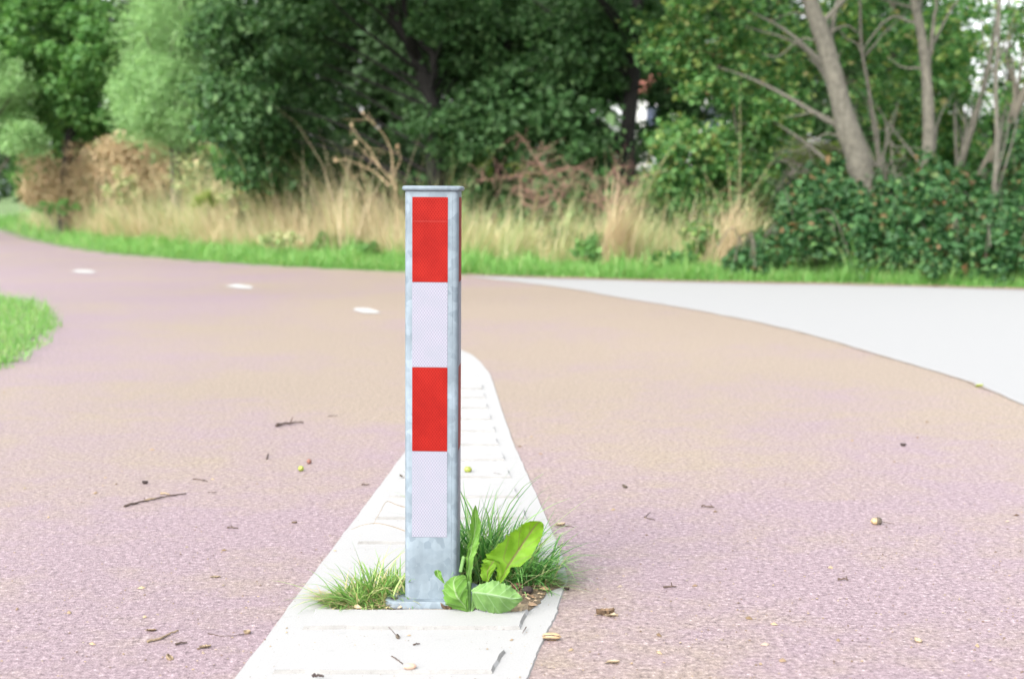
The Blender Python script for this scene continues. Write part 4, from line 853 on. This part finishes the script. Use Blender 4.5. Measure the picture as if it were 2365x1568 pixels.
def twig(pts, label, r, m='twig', z0=.0, knots=0, side=None, cat='twig', name='twig', pale=None):
    P = [G(x, y, z0+r) for x, y in pts]; base = P[0].copy(); base[2] = z0
    root = thing(name, label, cat, tuple(base), group='fallen twigs'); b = MB(); S = spline(P, 6)
    S[1:-1, 2] += np.abs(R.normal(0, r*.5, len(S)-2)); rr = r*np.linspace(1, .55, len(S))*(1+.12*R.normal(size=len(S)))
    V, F = tube(S-base, rr, 7); b.add(V, F)
    for k in range(knots):
        j = R.integers(1, len(S)-1); d = np.array((R.normal(0, .5), R.normal(0, 1.), .35)); d /= np.linalg.norm(d)
        V, F = tube(np.array([S[j], S[j]+d*r*3.2, S[j]+d*r*5])-base, (r*.6, r*.5, r*.3), 5); b.add(V, F)
    b.build('stick', M[m], root)
    if pale:
        b = MB(); j = len(S)//3; V, F = tube(S[j:j+5]-base+np.array((0, .002, r*.35)), (r*.3, r*1.1, r*1.2, r, r*.3), 6); b.add(V, F); b.build('torn_bark', M['twig_pale'], root)
    return root
def leafbit(px, py, label, sz, m, z0=0., rz=0., curl=.5, name='dead_leaf', cat='dead leaf', group='fallen dead leaves', wd=.55):
    root = thing(name, label, cat, group=group); put(root, px, py, z0, rz); b = MB(); n, k = 9, 5; V = []
    for i in range(n):
        t = i/(n-1); w_ = sz*wd*.5*math.sin(math.pi*min(1, t*.96+.02))**.7*(1+.28*math.cos(t*19))
        for j in range(k):
            s_ = (j/(k-1)-.5)*2; V.append(((t-.5)*sz, s_*w_, .0015+curl*sz*.35*(s_*s_*.8+(t-.5)**2)+R.normal(0, sz*.018)))
    F = [(i*k+j, i*k+j+1, (i+1)*k+j+1, (i+1)*k+j) for i in range(n-1) for j in range(k-1)]
    V = np.array(V); b.add(V, F); b.add(V+np.array((0, 0, -.0009)), [f[::-1] for f in F]); b.build('blade', M[m], root)
    b = MB(); V, F = tube([(-sz*.62, 0, .002), (-sz*.2, 0, .004), (sz*.4, 0, .004)], (.0008, .0009, .0004), 5); b.add(V, F); b.build('midrib', M['twig_pale'], root)
    return root
acorn(695, 1088, 'yellow green acorn on the red path left of the bollard', M['acorn_green'], 2.3, .023, .0095)
acorn(714, 1071, 'reddish brown round acorn beside the yellow green one', M['acorn_brown'], 1.2, .018, .009, cup=False)
acorn(1081, 1091, 'green acorn lying on the white island behind the bollard', M['acorn_green'], .1, .026, .0105, z0=IZ+.006)
acorn(947, 1546, 'pinkish acorn near the bottom edge on the white island', M['acorn_pink'], .15, .026, .0068, z0=IZ+.006, stem=False)
SPLIT = acorn(1274, 1478, 'split tan and black acorn at the right edge of the island', M['acorn_tan'], -.1, .04, .0085, cup=False)
for dz_, dy_ in ((.0125, -.006), (.006, -.0085)):
    b = MB(); V, F = tube(spline([(-.019, dy_, dz_*.9), (0, dy_*1.06, dz_), (.017, dy_, dz_*.9)], 4), (.0006, .0012, .0014, .0015, .0014, .0014, .0012, .001, .0006), 5); b.add(V, F)
    b.build('crack', M['dark_bit'], SPLIT)
acorn(2022, 1211, 'pale tan acorn in its cup alone on the right of the path', M['acorn_tan'], 3.0, .028, .010, cup=True, stem=True)
acorn(1218, 1372, 'dark brown nut lying at the foot of the grass clump', M['dark_bit'], .2, .028, .010, z0=IZ)
acorn(1195, 1360, 'reddish nut tucked under the grass right of the dandelion', M['acorn_brown'], .6, .026, .008, z0=IZ)
cupcap(335, 1117, 'dark acorn cup left of the long forked twig', .010, m='dark_bit')
cupcap(1441, 1126, 'dark acorn cup on the path right of the island', .010, m='cup', ry=.5)
cupcap(916, 1473, 'dark grey acorn cup with a stem on the front of the island', .0072, z0=IZ, stem=.03, ry=.9)
cupcap(925, 1100, 'tiny grey acorn cup with stem just left of the bollard on the island', .006, z0=IZ+.006, stem=-.02, ry=.6)
cupcap(571, 1463, 'fawn acorn cup at the end of a thin curved stalk', .008, m='twig_pale', stem=None)
cupcap(388, 1522, 'brown tufted acorn cup near the bottom left', .009, m='twig_pale', ry=.7)
cupcap(2118, 1482, 'cream acorn cup near the bottom right', .009, m='pale_leaf', ry=.4)
cupcap(2086, 1030, 'dark acorn cup far right on the path', .011, m='dark_bit')
cupcap(1309, 1362, 'black acorn cup at the right corner of the island', .007, m='dark_bit')
twig([(287, 1169), (330, 1158), (380, 1148), (430, 1139)], 'long thin twig with a pale torn patch on the left of the path', .0032, pale=True, knots=1)
twig([(637, 983), (665, 979), (700, 975)], 'short thick dark stick on the path left of the bollard', .0058, knots=3)
twig([(445, 1106), (460, 1107), (480, 1112)], 'small crooked twig above the long forked twig', .0022, knots=1)
twig([(340, 1481), (370, 1474), (392, 1463), (412, 1456)], 'curved pale twig near the bottom left corner', .0028, m='twig_pale')
twig([(480, 1462), (510, 1468), (540, 1467), (566, 1463)], 'thin dark curved stalk leading to the fawn acorn cup', .0010)
twig([(616, 1060), (617, 1054), (619, 1047)], 'tiny upright twig piece beside the two acorns', .003)
twig([(835, 1120), (853, 1119)], 'flat dark twig piece near the left edge of the island', .0028)
twig([(525, 1218), (550, 1219)], 'flat brown twig piece in the middle left of the path', .0026, knots=1)
twig([(405, 1487), (432, 1483)], 'dark splinter just below the curved pale twig', .0028)
twig([(480, 1137), (500, 1136)], 'faint dark splinter on the left path', .0015)
twig([(372, 1139), (392, 1141)], 'little brown bud lying above the long forked twig', .0034, m='twig_pale')
twig([(1935, 1337), (1960, 1339)], 'short dark twig alone on the right of the path', .0028, knots=1)
twig([(1532, 1355), (1562, 1354)], 'dark barbell shaped twig right of the island', .0025, knots=1)
twig([(1488, 1193), (1500, 1198), (1512, 1201)], 'small forked twig on the path right of the grass clump', .0018)
twig([(1492, 1192), (1502, 1182)], 'thin upper half of the small forked twig', .0012)
twig([(1620, 1169), (1650, 1171)], 'dark twig fragment upper right of the forked twig', .003, knots=1)
twig([(905, 1515), (920, 1525), (930, 1533)], 'small brown twig pointing at the pinkish acorn', .0018, z0=IZ+.006)
twig([(910, 1503), (926, 1503)], 'short dark splinter below the grey acorn cup', .0016, z0=IZ)
twig([(954, 1488), (970, 1486)], 'short dark splinter right of the grey acorn cup', .0018, z0=IZ)
twig([(1140, 1092), (1160, 1096)], 'faint grey splinter on the far part of the island', .0012, z0=IZ+.006)
twig([(722, 1561), (748, 1562)], 'dark bud on the front edge of the island', .0035, z0=IZ+.006, m='dark_bit')
twig([(1078, 1417), (1095, 1411), (1106, 1409)], 'thin dark root tip lying before the dandelion', .0016, z0=IZ+.002)
twig([(1118, 1412), (1150, 1418), (1180, 1417)], 'dark stem lying along the front of the soil patch', .0018, z0=IZ+.002)
twig([(1285, 1212), (1325, 1217)], 'pink brown stalks at the right edge of the island', .0016)
twig([(1215, 1448), (1207, 1461)], 'small grey twig in the joint of the front rib', .0015, z0=IZ+.004)
twig([(758, 961), (780, 960)], 'faint far splinter left of the bollard', .0018)
leafbit(1398, 1420, 'dark curled dead leaf with a pale scrap right of the island', .042, 'dead_leaf', rz=.2, curl=.9)
leafbit(1412, 1423, 'pale torn scrap beside the dark curled leaf', .03, 'pale_leaf', rz=-.2, curl=.5)
leafbit(1195, 1416, 'crumpled pale dead leaf right of the dandelion', .05, 'pale_leaf', z0=IZ, rz=.4, curl=1.1)
leafbit(1035, 1408, 'crumpled dark brown leaf in front of the base plate', .036, 'dead_leaf', z0=IZ, rz=-.3, curl=1.1)
leafbit(1416, 1531, 'small cream flake near the bottom right of the island', .026, 'pale_leaf', rz=.1, curl=.4)
leafbit(498, 1333, 'tan leaf flake on the left of the path', .024, 'pale_leaf', rz=.1, curl=.2)
leafbit(680, 1208, 'small dark brown flake nearer the island', .016, 'dead_leaf', rz=.4, curl=.6)
leafbit(350, 1457, 'brown leaf scrap above the curved pale twig', .022, 'dead_leaf', rz=0, curl=.4)
leafbit(474, 1496, 'small tan scrap lower left', .024, 'twig_pale', rz=.4, curl=.5)
leafbit(1294, 1214, 'tan scrap where the grass leans over the island edge', .03, 'pale_leaf', rz=.4, curl=.7)
leafbit(2262, 894, 'green tuft at the joint of red path and grey road', .045, 'acorn_green', rz=.4, curl=.8, name='moss_tuft', cat='moss', wd=.7)
# uncountable crumbs
def crumbs(name, label, n, region, m, lo, hi, z0=.0012, cond=None):
    px = R.uniform(region[0], region[2], n); py = region[1]+(region[3]-region[1])*R.random(n)**.8; P = np.array([G(a, b_, z0) for a, b_ in zip(px, py)])
    if cond is not None: P = P[cond(P)]
    n = len(P); s = R.uniform(lo, hi, n)*(1+2*(R.random(n) > .93)); th = R.uniform(0, 6.28, n); a = np.c_[np.cos(th), np.sin(th), np.zeros(n)]*s[:, None]; b_ = np.c_[-np.sin(th), np.cos(th), np.zeros(n)]*(s*R.uniform(.25, .8, n))[:, None]
    up = np.c_[np.zeros(n), np.zeros(n), s*.5]
    V = np.stack([P-a, P-b_, P+a, P+b_, P+up], 1).reshape(-1, 3); o_ = np.arange(n)*5
    F = np.concatenate([np.c_[o_+i, o_+(i+1) % 4, o_+4] for i in range(4)])
    return tag(obj(name, mesh(name, V, F, m)), label, 'debris', kind='stuff')
ii = lambda P: inpoly(np.array(outer), P[:, 0], P[:, 1])
m_cr = leaf_mat('crumb', GR((.08, .05, .035), (.17, .12, .07), (.35, .27, .17), (.12, .07, .05)), .0)
m_crp = leaf_mat('pale_crumb', GR((.27, .23, .18), (.32, .25, .2), (.22, .18, .11)), .0)
crumbs('path_debris', 'tiny dark plant crumbs scattered over the red path', 1100, (-50, 900, 2420, 1600), m_cr, .0016, .0042, cond=lambda P: ~ii(P))
crumbs('pale_debris', 'tiny pale flakes scattered over the red path', 260, (-50, 1000, 2420, 1600), m_crp, .0016, .004, cond=lambda P: ~ii(P))
crumbs('island_debris', 'tiny crumbs scattered on the white island', 620, (520, 1020, 1320, 1600), m_cr, .0008, .0022, IZ+.001, cond=ii)
crumbs('soil_debris', 'bits of dry plant matter on the soil patch', 900, (700, 1300, 1320, 1420), leaf_mat('mulch', GR((.08, .05, .03), (.3, .2, .11), (.5, .38, .25), (.18, .11, .07)), .0), .002, .006, IZ+.005, cond=lambda P: inpoly(np.array(pit), P[:, 0], P[:, 1]))
crumbs('verge_leaves', 'brown fallen leaves along the edge of the grey road', 420, (1060, 634, 2420, 672), m_cr, .006, .014, .014, cond=lambda P: (P[:, 1] > yedge(P[:, 0])-.3) & (P[:, 1] < yedge(P[:, 0])+.35))
